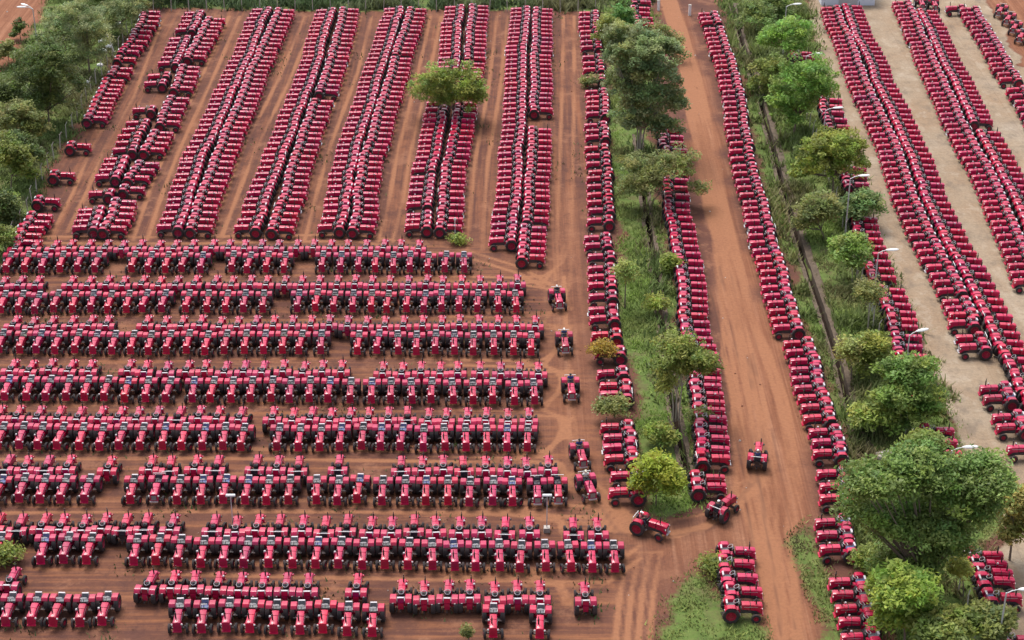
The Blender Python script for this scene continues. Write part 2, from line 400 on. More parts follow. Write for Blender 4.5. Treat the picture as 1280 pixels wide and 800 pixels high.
row(3, 'B', [15,39,61,87,110,132,181,205,226,249,274,296,318,341,365,388,411,434,457,481,504,528,552,574,599,622,646,669], 407, 406)
row(3, 'F', [4,30,52,75,99,122,145,168,190,214,237,261,284,308,332,355,378,402,449,474,497,521,545,568,592,617,642,664], 415, 417)
row(4, 'B', [12,35,60,84,110,159,180,207,232,255,280,304,327,353,378,402,426,478,502,526,550,572,600,626,649,673], 463, 466)
row(4, 'F', [12,39,64,87,111,136,161,186,214,243,268,292,316,341,364,388,413,439,465,489,514,540,565,591,616,643,667], 472, 477)
row(5, 'B', [-5,19,45,71,96,122,146,170,194,221,247,270,298,340,365,387,412,436,460,485,509,535,557,584,607,635,661], 522, 525, dark=(221, 509))
row(5, 'F', [5,30,54,80,105,130,155,180,207,232,257,282,306,350,376,402,427,454,477,504,530,555,582,608,634,660], 531, 534)
row(6, 'B', [4,30,55,82,134,186,211,242,269,318,345,372,422,501,527,554,580,607,634,659,685], 586, 587, dark=(4, 55, 211, 269, 318, 372, 422, 501, 580))
row(6, 'F', [4,31,57,83,113,168,198,226,254,283,311,337,363,396,424,450,479,507,533,560,588,617,640,671,697], 596, 599, dark=(671, 697, 198))
row(7, 'B', [-8,21,50,74,102,126,153,179,212,265,294,319,347,377,405,432,462,489,517,545,574,602,631,662,717,748], 660, 665, dark=(21, 153, 179, 265, 347, 405, 432, 517, 631, 717))
row(7, 'F', [2,57,86,115,172,200,227,256,283,311,339,368,398,427,455,483,512,540,567,595,624,652,681,710,739,767], 669, 679)
row(8, 'B', [9,182,213,241,270,298,327,356,384,445], 731, 742)
row(8, 'B', [501,530,559,587,619,647,675,732], 743, 747)
row(8, 'F', [-14,15,47,76,106,134], 745, 745)
row(8, 'F', [225,256,287,317,346,377,407,436,467,617,676], 748, 760)

def interp(line, yv):
    if yv < line[0][1]: return line[0][0] + (line[1][0] - line[0][0]) * (yv - line[0][1]) / (line[1][1] - line[0][1])
    for (xa, ya), (xb, yb) in zip(line, line[1:]):
        if ya <= yv <= yb or (ya, yb) == (line[-2][1], line[-1][1]): return xa + (xb - xa) * (yv - ya) / (yb - ya)
    return line[0][0]
CH = 1.2
def column(line_id, line, side, ranges, spacing=1.79, back=0.70, big=0.06):
    """one side of a back-to-back pair; line = pixel polyline of the gap between the backs at height CH"""
    s = 1 if side == 'R' else -1
    for (ya, yb) in ranges:
        Ya, Yb = P(640, ya, CH)[1], P(640, yb, CH)[1]
        n = max(1, int(round((Ya - Yb) / spacing)) + 1)
        wob = 0.0
        for i in range(n):
            Y = Ya + (Yb - Ya) * (i / max(1, n - 1)); py = proj(0, Y, CH)[1]; px = interp(line, py)
            wob = wob * .75 + random.gauss(0, .08)
            X = P(px, py, CH)[0] + s * back + wob
            hd = (0 if s > 0 else pi) + random.gauss(0, .02)
            addT(X, Y + random.uniform(-.06, .06), hd, 'big' if random.random() < big else 'std', (line_id, side))
def cluster(line_id, side, pts, off=0.9, big=0.08):
    """pts: (px0, py0, px1, py1, n) runs of tractors by the pixel of their middles"""
    s = 1 if side == 'R' else -1
    for (xa, ya, xb, yb, n) in pts:
        A, B = P(xa, ya, CH), P(xb, yb, CH)
        for i in range(n):
            k = i / max(1, n - 1)
            hd = (0 if s > 0 else pi) + random.gauss(0, .03)
            addT(A[0] + (B[0] - A[0]) * k - s * off + random.gauss(0, .08), A[1] + (B[1] - A[1]) * k + random.uniform(-.06, .06), hd, 'big' if random.random() < big else 'std', (line_id, side))
# top-left field
cluster('p1', 'R', [(188,15,186,21,2), (184,27,166,58,6), (160,64,156,73,2), (150,86,146,92,2), (141,101,118,147,9), (97,181,97,181,1), (77,217,77,217,1), (58,249,58,249,1), (48,269,30,301,5)])
cluster('p2', 'L', [(243,16,234,36,5), (226,48,211,78,6), (199,94,195,103,2), (181,136,181,136,1), (172,153,156,186,5), (146,199,137,219,4), (127,241,127,241,1), (117,262,107,283,4)])
cluster('p2', 'R', [(268,24,243,70,10), (236,84,227,109,5), (221,123,208,152,5), (201,166,190,186,4), (182,205,171,221,3), (164,235,164,235,1), (155,252,142,284,5)])
P3 = [(341,12),(303,100),(260,197),(230,284)]
column('p3', P3, 'L', [(12,28),(33,106),(112,198),(203,282)]); column('p3', P3, 'R', [(13,72),(77,136),(140,283)])
P4 = [(421,13),(407,72),(360,195),(331,284)]
column('p4', P4, 'L', [(13,76),(82,283)]); column('p4', P4, 'R', [(12,66),(71,113),(127,284)])
P5 = [(507,12),(485,77),(450,195),(434,284)]
column('p5', P5, 'L', [(11,90),(97,203),(210,282)]); column('p5', P5, 'R', [(12,66),(74,283)])
P6 = [(583,8),(577,75),(561,150),(548,215),(540,287)]
column('p6', P6, 'L', [(9,84),(128,143),(149,211),(222,254),(268,281)]); column('p6', P6, 'R', [(8,72),(80,96),(129,209),(216,282)])
P7 = [(664,11),(659,150),(652,250),(646,300),(643,328)]
column('p7', P7, 'L', [(11,298)]); column('p7', P7, 'R', [(12,136),(162,238),(246,273),(285,320)])
cluster('p8', 'L', [(737,16,740,58,8), (742,71,743,86,3), (744,97,744,97,1), (747,114,747,141,5), (745,156,746,170,3), (748,184,750,214,4), (750,222,751,262,5), (751,274,751,274,1), (748,296,749,305,2), (751,319,751,319,1), (752,334,753,355,3), (752,369,752,369,1), (754,386,756,396,2), (759,417,759,417,1), (764,439,764,439,1), (768,464,769,481,2), (771,492,771,492,1), (774,532,779,571,4), (783,592,785,612,2)])
cluster('p9', 'R', [(800,2,800,10,2), (800,16,804,29,3), (833,155,842,187,5), (842,196,845,244,6), (844,254,851,281,4), (853,290,862,336,6), (864,345,867,403,7), (870,413,880,452,5), (880,463,886,512,6), (887,522,890,572,5), (884,596,886,607,2)])
cluster('p10', 'L', [(887,17,890,27,3), (893,36,907,76,8), (909,82,918,121,7), (918,128,924,170,7), (926,178,931,207,4), (933,216,944,252,5), (946,260,956,303,6), (959,312,978,378,8), (981,388,987,408,3), (1000,428,1025,520,9), (1034,538,1039,564,3), (1045,590,1047,621,3), (1040,651,1049,684,3), (1061,725,1076,794,5)])
cluster('p11', 'R', [(1000,66,1004,71,2), (1036,124,1046,158,5), (1066,210,1070,230,3), (1078,273,1102,346,9), (1112,362,1128,400,5), (1129,408,1138,445,4), (1158,491,1158,491,1), (1172,537,1180,565,3), (1229,692,1246,724,4), (1254,745,1254,745,1), (1275,798,1275,798,1)])
P12 = [(1052,10),(1089,100),(1132,195),(1152,250),(1177,300),(1201,345),(1222,390),(1241,430),(1266,480),(1290,530)]
column('p12', P12, 'L', [(10,294),(304,362),(376,392),(402,402),(421,432),(484,496),(520,532),(559,559)]); column('p12', P12, 'R', [(8,230),(238,343),(355,520)])
P13 = [(1142,5),(1186,100),(1209,150),(1240,205),(1262,250),(1295,325)]
column('p13', P13, 'L', [(3,350)]); column('p13', P13, 'R', [(14,102),(108,150),(166,300)])
cluster('p14', 'L', [(1195,9,1195,9,1), (1213,11,1264,98,16), (1273,111,1302,160,7)])
cluster('cluster_mid', 'R', [(920,686,921,702,2), (923,720,930,755,3)])
# tractors with pale wheels in the far right corner, noses to the viewer
for (px, py) in ((1253,8),(1263,18),(1271,29),(1279,40)):
    X, Y, _ = P(px, py, CH); addT(X, Y, radians(-115), 'pale', ('corner', 'F'))
for (px, py) in ((1152,2),(1168,3)):
    X, Y, _ = P(px, py, CH); addT(X, Y + 1, radians(-92), 'pale', ('top', 'F'))
# tractors under way, with their drivers: fender pixel, nose pixel, label bits
MOVING = [
 (696,362, 701,381, 'farthest up the dirt lane, just right of the second row', ((.03,.03,.05), (.75,.72,.68)), 'dark shirt and white cap driving the tractor farthest up the lane'),
 (705,416, 707,432, 'in the dirt lane, second from the top of its line', ((.05,.07,.16), (.80,.78,.74)), 'navy shirt and white cap driving second in line down the lane'),
 (713,473, 715,491, 'in the dirt lane, third from the top of its line', ((.03,.05,.22), (.02,.02,.02)), 'bright blue shirt and bare head driving third in line down the lane'),
 (724,555, 729,574, 'in the dirt lane, right of the sixth row, nose slightly turned', ((.02,.04,.16), (.02,.02,.02)), 'deep blue shirt driving fourth in line down the lane'),
 (732,594, 740.5,614, 'on the lane bend below its line, nose turned to the grass', ((.74,.72,.68), (.72,.66,.52)), 'white shirt and straw hat driving on the lane bend'),
 (801,646, 835,658, 'seen from its side, turning below the yellow-green bush', ((.45,.10,.13), (.85,.85,.83)), 'red shirt and white cap on the tractor seen from its side'),
 (897.5,632.5, 915,620, 'heading up to the road from the junction, back to viewer', ((.02,.02,.03), (.85,.85,.83)), 'black shirt and white cap leaving the junction for the road'),
 (947,569, 949.5,552, 'driving away alone up the wide dirt road', ((.03,.04,.12), (.78,.78,.74)), 'navy clothes and white cap driving alone up the wide road')]
for k, (fx, fy, nx, ny, lab, colr, plab) in enumerate(MOVING):
    A = P(fx, fy, FH); B = P(nx, ny, 1.22)
    addT(A[0], A[1], math.atan2(B[1] - A[1], B[0] - A[0]), 'big', ('moving', 'F'), lab=lab, colr=colr, plab=plab)

for d in T:
    d['px'], d['py'], d['D'] = proj(d['x'] + .9 * cos(d['hd']), d['y'] + .9 * sin(d['hd']), .8)
    d['tint'] = (min(1.2, max(.75, 1 + random.gauss(0, .10))), 1, min(1.4, max(.7, 1 + random.gauss(0, .15))))
T = [d for d in T if -60 < d['px'] < 1345 and -25 < d['py'] < 850]
inview = [d for d in T if 0 <= d['px'] <= 1280 and 0 <= d['py'] <= 800 or d['px'] < 0 and d['px'] > -16 or 1280 < d['px'] < 1290 or 800 < d['py'] < 812]
inview.sort(key=lambda d: d['D'] if d['line'][0] != 'moving' else 0)
INDIV = inview[:300]; ids = set(id(d) for d in INDIV); REST = [d for d in T if id(d) not in ids]

ORD = ['first','second','third','fourth','fifth','sixth','seventh','eighth','ninth','tenth','eleventh','twelfth','thirteenth','fourteenth','fifteenth','sixteenth','seventeenth','eighteenth','nineteenth','twentieth'] + ['twenty-' + x for x in ('first','second','third','fourth','fifth','sixth','seventh','eighth','ninth')] + ['thirtieth'] + ['thirty-' + x for x in ('first','second','third','fourth','fifth','sixth','seventh','eighth')]
ROWN = {8: 'the bottom row', 7: 'the second row from bottom', 6: 'the third row from bottom', 5: 'the fourth row from bottom', 4: 'the fifth row from bottom', 3: 'the sixth row from bottom'}
COLN = {'p8': ('left', "the line along the lane's grassy edge"), 'p9': ('right', 'the line left of the wide dirt road'), 'p10': ('left', 'the line right of the wide dirt road'),
        'p11': ('right', 'the line under the right-hand trees'), 'p12': ('left', "the paved lot's nearest column"), 'cluster_mid': ('right', 'the short stack on the grass')}
lines = {}
for d in T: lines.setdefault(d['line'], []).append(d)
for key, L in lines.items():
    if isinstance(key[0], int):
        L = sorted([d for d in L if d['px'] > -14], key=lambda d: d['x'])
        for i, d in enumerate(L):
            face = 'facing the viewer' if key[1] == 'F' else 'facing away'
            col = 'dark-seated red tractor' if d['var'] == 'big' else 'red tractor'
            ln = 'front line' if key[1] == 'F' else 'back line'
            rn = ROWN.get(key[0], 'row')[4:]
            d['label'] = f'{col} {face}, {ORD[i]} from left, {ln} of {rn}'
    elif key[0] in COLN:
        nose, where = COLN[key[0]]
        if key == ('p12', 'R'): nose, where = 'right', "the paved lot's nearest column"
        L = sorted([d for d in L if d['px'] < 1290 and d['py'] < 815], key=lambda d: d['y'])
        for i, d in enumerate(L):
            d['label'] = f'red tractor nosing {nose}, {ORD[min(i, 37)]} from bottom of {where}'
    elif key[0] == 'moving':
        for d in L: d['label'] = 'red tractor with driver ' + d['lab']

protos = {'std': make_proto(False), 'big': make_proto(True)}
used = {'std': False, 'big': False}
def set_tint(o, c):
    o.color = (c[0], c[1], c[2], 1)
    for ch in o.children: set_tint(ch, c)
for d in INDIV:
    v = d['var'] if d['var'] in protos else 'big'
    if used[v]: o = copy_tree(protos[v])
    else: o = protos[v]; used[v] = True
    o.location = (d['x'], d['y'], 0.0); o.rotation_euler = (0, 0, d['hd'])
    o.color = (d['tint'][0], 1, d['tint'][2], 1)
    for ch in o.children:
        ch.color = o.color
        for g in ch.children: g.color = o.color
    st = random.gauss(0, .16) if random.random() < .7 else 0
    for ch in list(o.children):
        if ch.name.startswith('front_wheel'):
            cy = .66 if sum(v_.co.y for v_ in ch.data.vertices) > 0 else -.66
            ch.rotation_euler = (0, 0, st); ch.location = (1.91 - (1.91 * cos(st) - cy * sin(st)), cy - (1.91 * sin(st) + cy * cos(st)), 0)
        elif ch.name.startswith('seat'): ch.color = random.choice(((1, 1, 1, 1), (.9, .95, 1, 1), (1.25, 1.25, 1.2, 1), (.8, .95, 1.7, 1), (.7, .7, .7, 1)))
        elif ch.name.startswith('air_cleaner') and random.random() < .4 and ch.data.users > 2: bpy.data.objects.remove(ch)
    tag(o, d.get('label', 'red tractor parked in the yard'), 'tractor', GROUP)

# all the smaller, farther tractors: one mass
def mass(recs):
    lib = {'std': flat_mesh(False), 'big': flat_mesh(True), 'pale': flat_mesh(True, True)}
    keys = sorted({k for m in lib.values() for k in m.m})
    V = []; LI = []; LS = []; MI = []; CO = []; off = 0
    prep = {}
    for k, m in lib.items():
        prep[k] = (np.array(m.v, np.float32), np.concatenate([np.array(f, np.int32) for f in m.f]), np.array([len(f) for f in m.f], np.int32), np.array([keys.index(q) for q in m.m], np.int32))
    for d in recs:
        v, li, ls, mi = prep[d['var']]
        c, s = cos(d['hd']), sin(d['hd'])
        q = np.empty_like(v); q[:, 0] = v[:, 0] * c - v[:, 1] * s + d['x']; q[:, 1] = v[:, 0] * s + v[:, 1] * c + d['y']; q[:, 2] = v[:, 2]
        V.append(q); LI.append(li + off); LS.append(ls); MI.append(mi); off += len(v)
        CO.append(np.tile(np.array([d['tint'][0], 1, d['tint'][2], 1], np.float32), (len(v), 1)))
    V = np.concatenate(V); LI = np.concatenate(LI); LS = np.concatenate(LS); MI = np.concatenate(MI); CO = np.concatenate(CO)
    me = bpy.data.meshes.new('tractors_beyond')
    me.vertices.add(len(V)); me.vertices.foreach_set('co', V.ravel())
    me.loops.add(len(LI)); me.loops.foreach_set('vertex_index', LI)
    me.polygons.add(len(LS)); me.polygons.foreach_set('loop_start', np.concatenate(([0], np.cumsum(LS)[:-1])).astype(np.int32))
    for k in keys: me.materials.append(M[k])
    me.polygons.foreach_set('material_index', MI)
    a = me.attributes.new('tint', 'FLOAT_COLOR', 'POINT'); a.data.foreach_set('color', CO.ravel())
    me.update(calc_edges=True); me.shade_smooth(); me.set_sharp_from_angle(angle=radians(30))
    return me
om = obj('tractor', mass(REST)); om.name = 'distant_tractors'
tag(om, 'hundreds of red tractors parked in long columns beyond the nearer rows', 'tractors', GROUP, 'stuff')

# ------------------------------------------------------------------ terrain
def vnoise(x, y, sc, seed):
    r = np.random.default_rng(seed); g = r.random((512, 512)).astype(np.float32)
    u = x * sc + 100; v = y * sc + 100; i = np.floor(u).astype(int); j = np.floor(v).astype(int); fu = u - i; fv = v - j
    fu = fu * fu * (3 - 2 * fu); fv = fv * fv * (3 - 2 * fv)
    G = lambda a, b: g[a % 512, b % 512]
    return (G(i, j) * (1 - fu) + G(i + 1, j) * fu) * (1 - fv) + (G(i, j + 1) * (1 - fu) + G(i + 1, j + 1) * fu) * fv
def inpoly(x, y, poly):
    r = np.zeros(x.shape, bool); n = len(poly)
    for k in range(n):
        (xa, ya), (xb, yb) = poly[k], poly[(k + 1) % n]
        c = ((ya > y) != (yb > y)) & (x < (xb - xa) * (y - ya) / ((yb - ya) if yb != ya else 1e-9) + xa); r ^= c
    return r
def pdist(x, y, line):
    d = np.full(x.shape, 1e9, np.float32)
    for (xa, ya), (xb, yb) in zip(line, line[1:]):
        dx, dy = xb - xa, yb - ya; L = dx * dx + dy * dy + 1e-9
        t = np.clip(((x - xa) * dx + (y - ya) * dy) / L, 0, 1); d = np.minimum(d, np.hypot(x - xa - t * dx, y - ya - t * dy))
    return d
G2 = lambda pts: [P(a, b)[:2] for a, b in pts]
ROAD = G2([(824,-40),(826,0),(836,40),(850,100),(858,150),(869,205),(880,260),(890,310),(897,390),(900,430),(908,500),(915,560),(912,615),(935,665),(950,705),(962,830),(1012,830),(1004,720),(1000,660),(1020,622),(1020,560),(1005,500),(985,440),(955,395),(927,300),(905,205),(893,150),(885,100),(865,45),(848,0),(848,-40)])
LANE = G2([(694,20),(722,20),(722,200),(724,330),(733,400),(742,480),(748,560),(758,610),(785,650),(870,660),(940,610),(1000,660),(950,700),(880,702),(820,735),(800,830),(770,830),(785,735),(800,700),(770,670),(735,640),(705,600),(695,540),(690,470),(692,400),(670,352),(590,326),(590,318),(660,330),(690,340),(694,200)])
GRASS = {
 'left': G2([(-60,345),(-60,-60),(190,-60),(172,20),(150,60),(122,100),(92,165),(72,190),(50,225),(40,262),(22,300),(8,330)]),
 'median': G2([(748,12),(757,60),(760,150),(767,250),(770,350),(778,410),(792,470),(800,520),(802,590),(812,640),(860,640),(882,625),(872,560),(862,490),(850,410),(838,330),(822,260),(812,190),(816,120),(816,60),(812,10)]),
 'ditchside': G2([(900,-20),(914,40),(935,110),(945,170),(962,250),(992,350),(1005,410),(1036,470),(1056,545),(1062,610),(1058,660),(1085,710),(1100,760),(1112,830),(1290,830),(1240,770),(1222,700),(1250,640),(1200,585),(1172,500),(1140,420),(1100,330),(1082,260),(1060,200),(1036,110),(1012,30),(1006,-20)]),
 'bottom': G2([(822,830),(828,750),(858,728),(885,705),(900,712),(905,760),(940,772),(960,750),(968,830)]),
 'kerbside': G2([(968,650),(985,636),(1020,640),(1030,680),(1040,720),(1060,830),(1012,830),(1006,720),(985,690)]),
 'far': G2([(186,8),(300,12),(500,13),(700,14),(750,13),(815,8),(822,-60),(186,-60)]),
}
EARTH = G2([(-80,-80),(64,-80),(58,-5),(50,30),(36,52),(24,70),(0,88),(-80,100)])
LOT = G2([(1004,-60),(1010,20),(1038,110),(1062,200),(1084,260),(1104,320),(1150,420),(1180,500),(1204,585),(1262,660),(1232,720),(1246,780),(1252,830),(1420,830),(1420,130),(1300,60),(1240,-5),(1230,-60)])
CROSS = G2([(1222,-40),(1256,40),(1292,97),(1335,165),(1460,165),(1460,-60)])
DR1 = G2([(797,168),(802,215),(808,262),(815,310),(822,360),(827,400),(836,470),(846,530),(855,572),(861,598)])
DR2 = G2([(914,4),(930,60),(946,110),(963,170),(977,225),(991,275),(1006,325),(1030,395),(1046,445),(1060,502),(1077,560),(1094,606)])
STEP = 0.3
gx = np.arange(-96, 96 + 1e-6, STEP); gy = np.arange(90, 288 + 1e-6, STEP)
X, Y = np.meshgrid(gx, gy); X = X.astype(np.float32); Y = Y.astype(np.float32)
wx = X + (vnoise(X, Y, .35, 1) - .5) * 2.2 + (vnoise(X, Y, 1.2, 2) - .5) * .9; wy = Y + (vnoise(X, Y, .35, 3) - .5) * 2.2 + (vnoise(X, Y, 1.2, 4) - .5) * .9
def blur(a, k):
    for ax in (0, 1):
        c = np.cumsum(np.pad(a, [(k + 1, k) if i == ax else (0, 0) for i in (0, 1)], mode='edge'), axis=ax)
        n = a.shape[ax]; a = (np.take(c, np.arange(2 * k + 1, 2 * k + 1 + n), axis=ax) - np.take(c, np.arange(0, n), axis=ax)) / (2 * k + 1)
    return a.astype(np.float32)
gm = {k: inpoly(wx, wy, p) for k, p in GRASS.items()}
grass = np.zeros_like(X, bool)
for k in gm: grass |= gm[k]
earth = inpoly(wx, wy, EARTH); road = inpoly(wx, wy, ROAD); lane = inpoly(wx, wy, LANE); lot = inpoly(X + (wx - X) * .35, Y + (wy - Y) * .35, LOT); cross = inpoly(wx, wy, CROSS)
grass &= ~(road | lot | earth)
lot &= ~cross
d1 = pdist(X, Y, DR1); d2 = pdist(X, Y, DR2)
mR = blur(grass.astype(np.float32), 4)
mG = np.maximum(blur(road.astype(np.float32), 3), blur(blur(lane.astype(np.float32), 8), 5) * np.where(Y > 190, .34, .85)); mG = np.maximum(mG, blur(cross.astype(np.float32), 3)); mG = np.maximum(mG, blur(earth.astype(np.float32), 4))
mB = blur(lot.astype(np.float32), 1)
# bare soil and worn strips inside the verges
bare = np.clip(vnoise(X, Y, .22, 9) * 1.5 - .85, 0, 1); mR = mR * (1 - bare * .7)
TRK = []
def two(line, g=.78):
    for s in (-1, 1): TRK.append([(x + s * g, y) for x, y in G2(line)])
for c in ([(196,25),(160,120),(120,190),(100,240),(75,290)], [(293,20),(262,90),(215,190),(195,240),(175,300)], [(388,20),(355,100),(310,190),(290,240),(268,296)], [(458,20),(440,90),(402,190),(388,240),(372,300)], [(545,20),(530,90),(505,190),(495,250),(482,302)], [(628,20),(618,110),(602,200),(596,270),(594,312)], [(711,20),(710,120),(708,200),(705,300),(704,350)]): two(c)
for c in ([(280,299),(440,297),(580,316),(650,338),(690,360)], [(0,299),(120,300),(280,300)], [(705,350),(708,420),(715,500),(722,560),(740,620),(790,665),(880,650),(940,600)], [(0,634),(300,632),(640,634),(740,640)], [(60,706),(300,712),(600,718),(760,720),(800,690)], [(0,568),(250,566),(500,570),(690,572)]):
    L = G2(c); TRK += [[(x, y - .8) for x, y in L], [(x, y + .8) for x, y in L]]
rd = np.random.default_rng(5)
for k in range(13):
    o = rd.uniform(-.85, .85); Lr = G2([(837, 0), (851, 40), (868, 100), (876, 150), (888, 205), (899, 260), (909, 300), (926, 390), (938, 440), (956, 500), (966, 560), (968, 615), (970, 665), (976, 705), (986, 800)])
    hw = [1.3, 1.5, 1.8, 1.8, 1.7, 1.8, 1.8, 2.3, 3, 3.6, 3.9, 3.9, 2.4, 1.8, 1.5]
    TRK.append([(x + o * w_ + rd.uniform(-.25, .25), y) for (x, y), w_ in zip(Lr, hw)])
for ya in (345, 395, 449, 505, 564, 634, 714):
    for sgn in (-1, 1):
        for o in (0, 7): TRK.append(G2([(560, ya + o), (640, ya + 2 + o), (680, ya + 4 + o + sgn * 4), (702 - o * .6, ya + sgn * 16), (714 - o, ya + sgn * 42)]))
for k in range(11):
    o = rd.uniform(-1, 1); TRK.append([(x + o * 1.2, y + o * 1.2) for x, y in G2([(735, 600 + 20 * o), (772, 655), (830, 668 + 14 * o), (890, 655), (935, 620), (955, 580)])])
    if k % 3 == 0: TRK.append([(x + (k / 3 - 1.5) * .85, y) for x, y in G2([(764, 690), (806, 690), (796, 740), (788, 830)])])
trk = np.zeros_like(X)
for L in TRK:
    d = pdist(X, Y, L); trk = np.maximum(trk, np.clip(1.25 - d / .30, 0, 1) * (.35 + .65 * np.clip(vnoise(X, Y, .12, 21 + len(L)) * 1.6 - .2, 0, 1)))
trk = trk * (1 - mR)
fieldH = inpoly(X, Y, G2([(-80,288),(600,305),(700,350),(760,560),(790,700),(790,840),(-80,840)])).astype(np.float32)
fieldV = inpoly(X, Y, G2([(190,5),(740,8),(745,420),(690,340),(590,305),(-60,296),(-60,330),(100,160)])).astype(np.float32)
sH = blur(fieldH, 4); sV = blur(fieldV, 4)
# ground darkened in a soft-edged patch under every machine
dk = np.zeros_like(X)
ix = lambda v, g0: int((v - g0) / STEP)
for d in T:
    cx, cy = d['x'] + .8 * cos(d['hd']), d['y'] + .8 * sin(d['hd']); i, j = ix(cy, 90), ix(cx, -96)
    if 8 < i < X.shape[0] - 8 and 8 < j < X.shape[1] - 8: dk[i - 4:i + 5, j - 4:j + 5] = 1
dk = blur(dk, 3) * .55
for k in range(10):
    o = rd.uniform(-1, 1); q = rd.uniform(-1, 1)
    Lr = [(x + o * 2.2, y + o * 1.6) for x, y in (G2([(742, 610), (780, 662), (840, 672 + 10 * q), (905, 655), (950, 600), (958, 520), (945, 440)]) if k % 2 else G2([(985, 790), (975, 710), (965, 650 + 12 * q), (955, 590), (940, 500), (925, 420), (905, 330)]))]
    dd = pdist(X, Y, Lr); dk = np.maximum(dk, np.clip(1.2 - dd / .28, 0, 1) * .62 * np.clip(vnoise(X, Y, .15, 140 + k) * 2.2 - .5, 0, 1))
Z = (vnoise(X, Y, .8, 31) - .5) * .03 - .012
Z -= np.where(mG > .4, 0, 0)
Z -= np.where(d1 < .42, 1.1, 0); Z -= np.where(d2 < .42, 1.1, 0)
mask = np.stack([mR, mG, mB, trk], -1).reshape(-1, 4).astype(np.float32)
wear_dark = np.stack([sH, sV, dk, np.ones_like(X)], -1).reshape(-1, 4).astype(np.float32)
ny, nx = X.shape
VV = np.stack([X, Y, Z], -1).reshape(-1, 3).astype(np.float32)
idx = np.arange(ny * nx).reshape(ny, nx); quads = np.stack([idx[:-1, :-1], idx[:-1, 1:], idx[1:, 1:], idx[1:, :-1]], -1).reshape(-1, 4)
cls = np.zeros(X.shape, int); cls[mG > .55] = 1; cls[lane & (mG > .4)] = 2; cls[lot] = 3; cls[grass] = 4; cls[road] = 1
fc = cls[:-1, :-1].ravel()
def sub_terrain(name, sel):
    q = quads[sel]; used_, inv = np.unique(q, return_inverse=True)
    me = bpy.data.meshes.new(name); me.vertices.add(len(used_)); me.vertices.foreach_set('co', VV[used_].ravel())
    me.loops.add(q.size); me.loops.foreach_set('vertex_index', inv.ravel().astype(np.int32))
    me.polygons.add(len(q)); me.polygons.foreach_set('loop_start', (np.arange(len(q)) * 4).astype(np.int32))
    for nm, arr in (('mask', mask), ('wear_dark', wear_dark)):
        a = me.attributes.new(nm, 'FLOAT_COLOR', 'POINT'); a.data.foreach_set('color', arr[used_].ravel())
    me.materials.append(M['terrain']); me.update(calc_edges=True); me.shade_smooth()
    return tag(obj(name, me), kind='structure')
for k, nm in enumerate(('ground', 'dirt_road', 'dirt_lane', 'concrete_yard', 'grass_verge')): sub_terrain(nm, fc == k)
# the land around, out to the horizon
def outer():
    me = bpy.data.meshes.new('land_around'); R = 2500; x0, x1, y0, y1 = gx[0], gx[-1], gy[0], gy[-1]
    xs = [-R, x0, x1, R]; ys = [-R, y0, y1, R]; v = [(x, y, -.02) for y in ys for x in xs]; f = []
    for j in range(3):
        for i in range(3):
            if (i, j) != (1, 1): f.append((j * 4 + i, j * 4 + i + 1, (j + 1) * 4 + i + 1, (j + 1) * 4 + i))
    me.from_pydata(v, [], f); me.materials.append(M['terrain'])
    a = me.attributes.new('mask', 'FLOAT_COLOR', 'POINT'); a.data.foreach_set('color', np.tile(np.array([.55, 0, 0, 0], np.float32), 16))
    a = me.attributes.new('wear_dark', 'FLOAT_COLOR', 'POINT'); a.data.foreach_set('color', np.tile(np.array([0, 0, 0, 1], np.float32), 16))
    return me
tag(obj('surrounding_land', outer()), kind='structure')

# ------------------------------------------------------------------ drains
def ribbon(line, offs, mat, mb, thick=.1):
    """extrude a cross section (list of (offset, z)) along a ground polyline"""
    L = [np.array(p) for p in line]; secs = []
    for k, p in enumerate(L):
        d = L[min(k + 1, len(L) - 1)] - L[max(k - 1, 0)]; d /= np.linalg.norm(d); n = np.array((d[1], -d[0]))
        secs.append([(p[0] + n[0] * o, p[1] + n[1] * o, z) for o, z in offs])
    mb.loft(secs, mat)
def fine_line(line, n=14):
    out = []
    for (xa, ya), (xb, yb) in zip(line, line[1:]):
        for k in range(n):
            f = k / n; out.append((xa + (xb - xa) * f + random.gauss(0, .02), ya + (yb - ya) * f))
    return out + [line[-1]]
m_, t_, b_ = newmat('drain_concrete'); g_ = N(t_, 'ShaderNodeNewGeometry')
t_.links.new(ramp(t_, noise(t_, g_.outputs['Position'], 1.3, 6, .7), [(.3, (.055, .036, .024)), (.5, (.090, .062, .040)), (.7, (.140, .102, .070))]), b_.inputs['Base Color']); b_.inputs['Roughness'].default_value = .9; M['drain'] = m_
m_, t_, b_ = newmat('drain_silt'); b_.inputs['Base Color'].default_value = (.022, .014, .010, 1); b_.inputs['Roughness'].default_value = .95; b_.inputs['Specular IOR Level'].default_value = .1; M['silt'] = m_
for line, wl, wr, lab in ((DR1, .40, .40, 'narrow dark drain cut through the grass left of the wide dirt road'), (DR2, .75, .40, 'brown concrete drain running through the grass beside the right-hand trees')):
    r = empty('drain', (line[0][0], line[0][1], 0)); tag(r, lab, 'drain')
    L = [(x - line[0][0], y - line[0][1]) for x, y in fine_line(line)]
    for (a, b) in ((-.30 - wl, -.30), (.30, .30 + wr)):
        mb = MB(); ribbon(L, [(a, -1.0), (b, -1.0), (b, .05), (a, .04)], 'drain', mb); obj('drain_wall', mb.mesh('drain_wall'), r)
    mb = MB(); ribbon(L, [(-.30, -1.05), (.30, -1.05), (.30, -.85), (-.30, -.85)], 'silt', mb); obj('drain_bed', mb.mesh('drain_bed'), r)

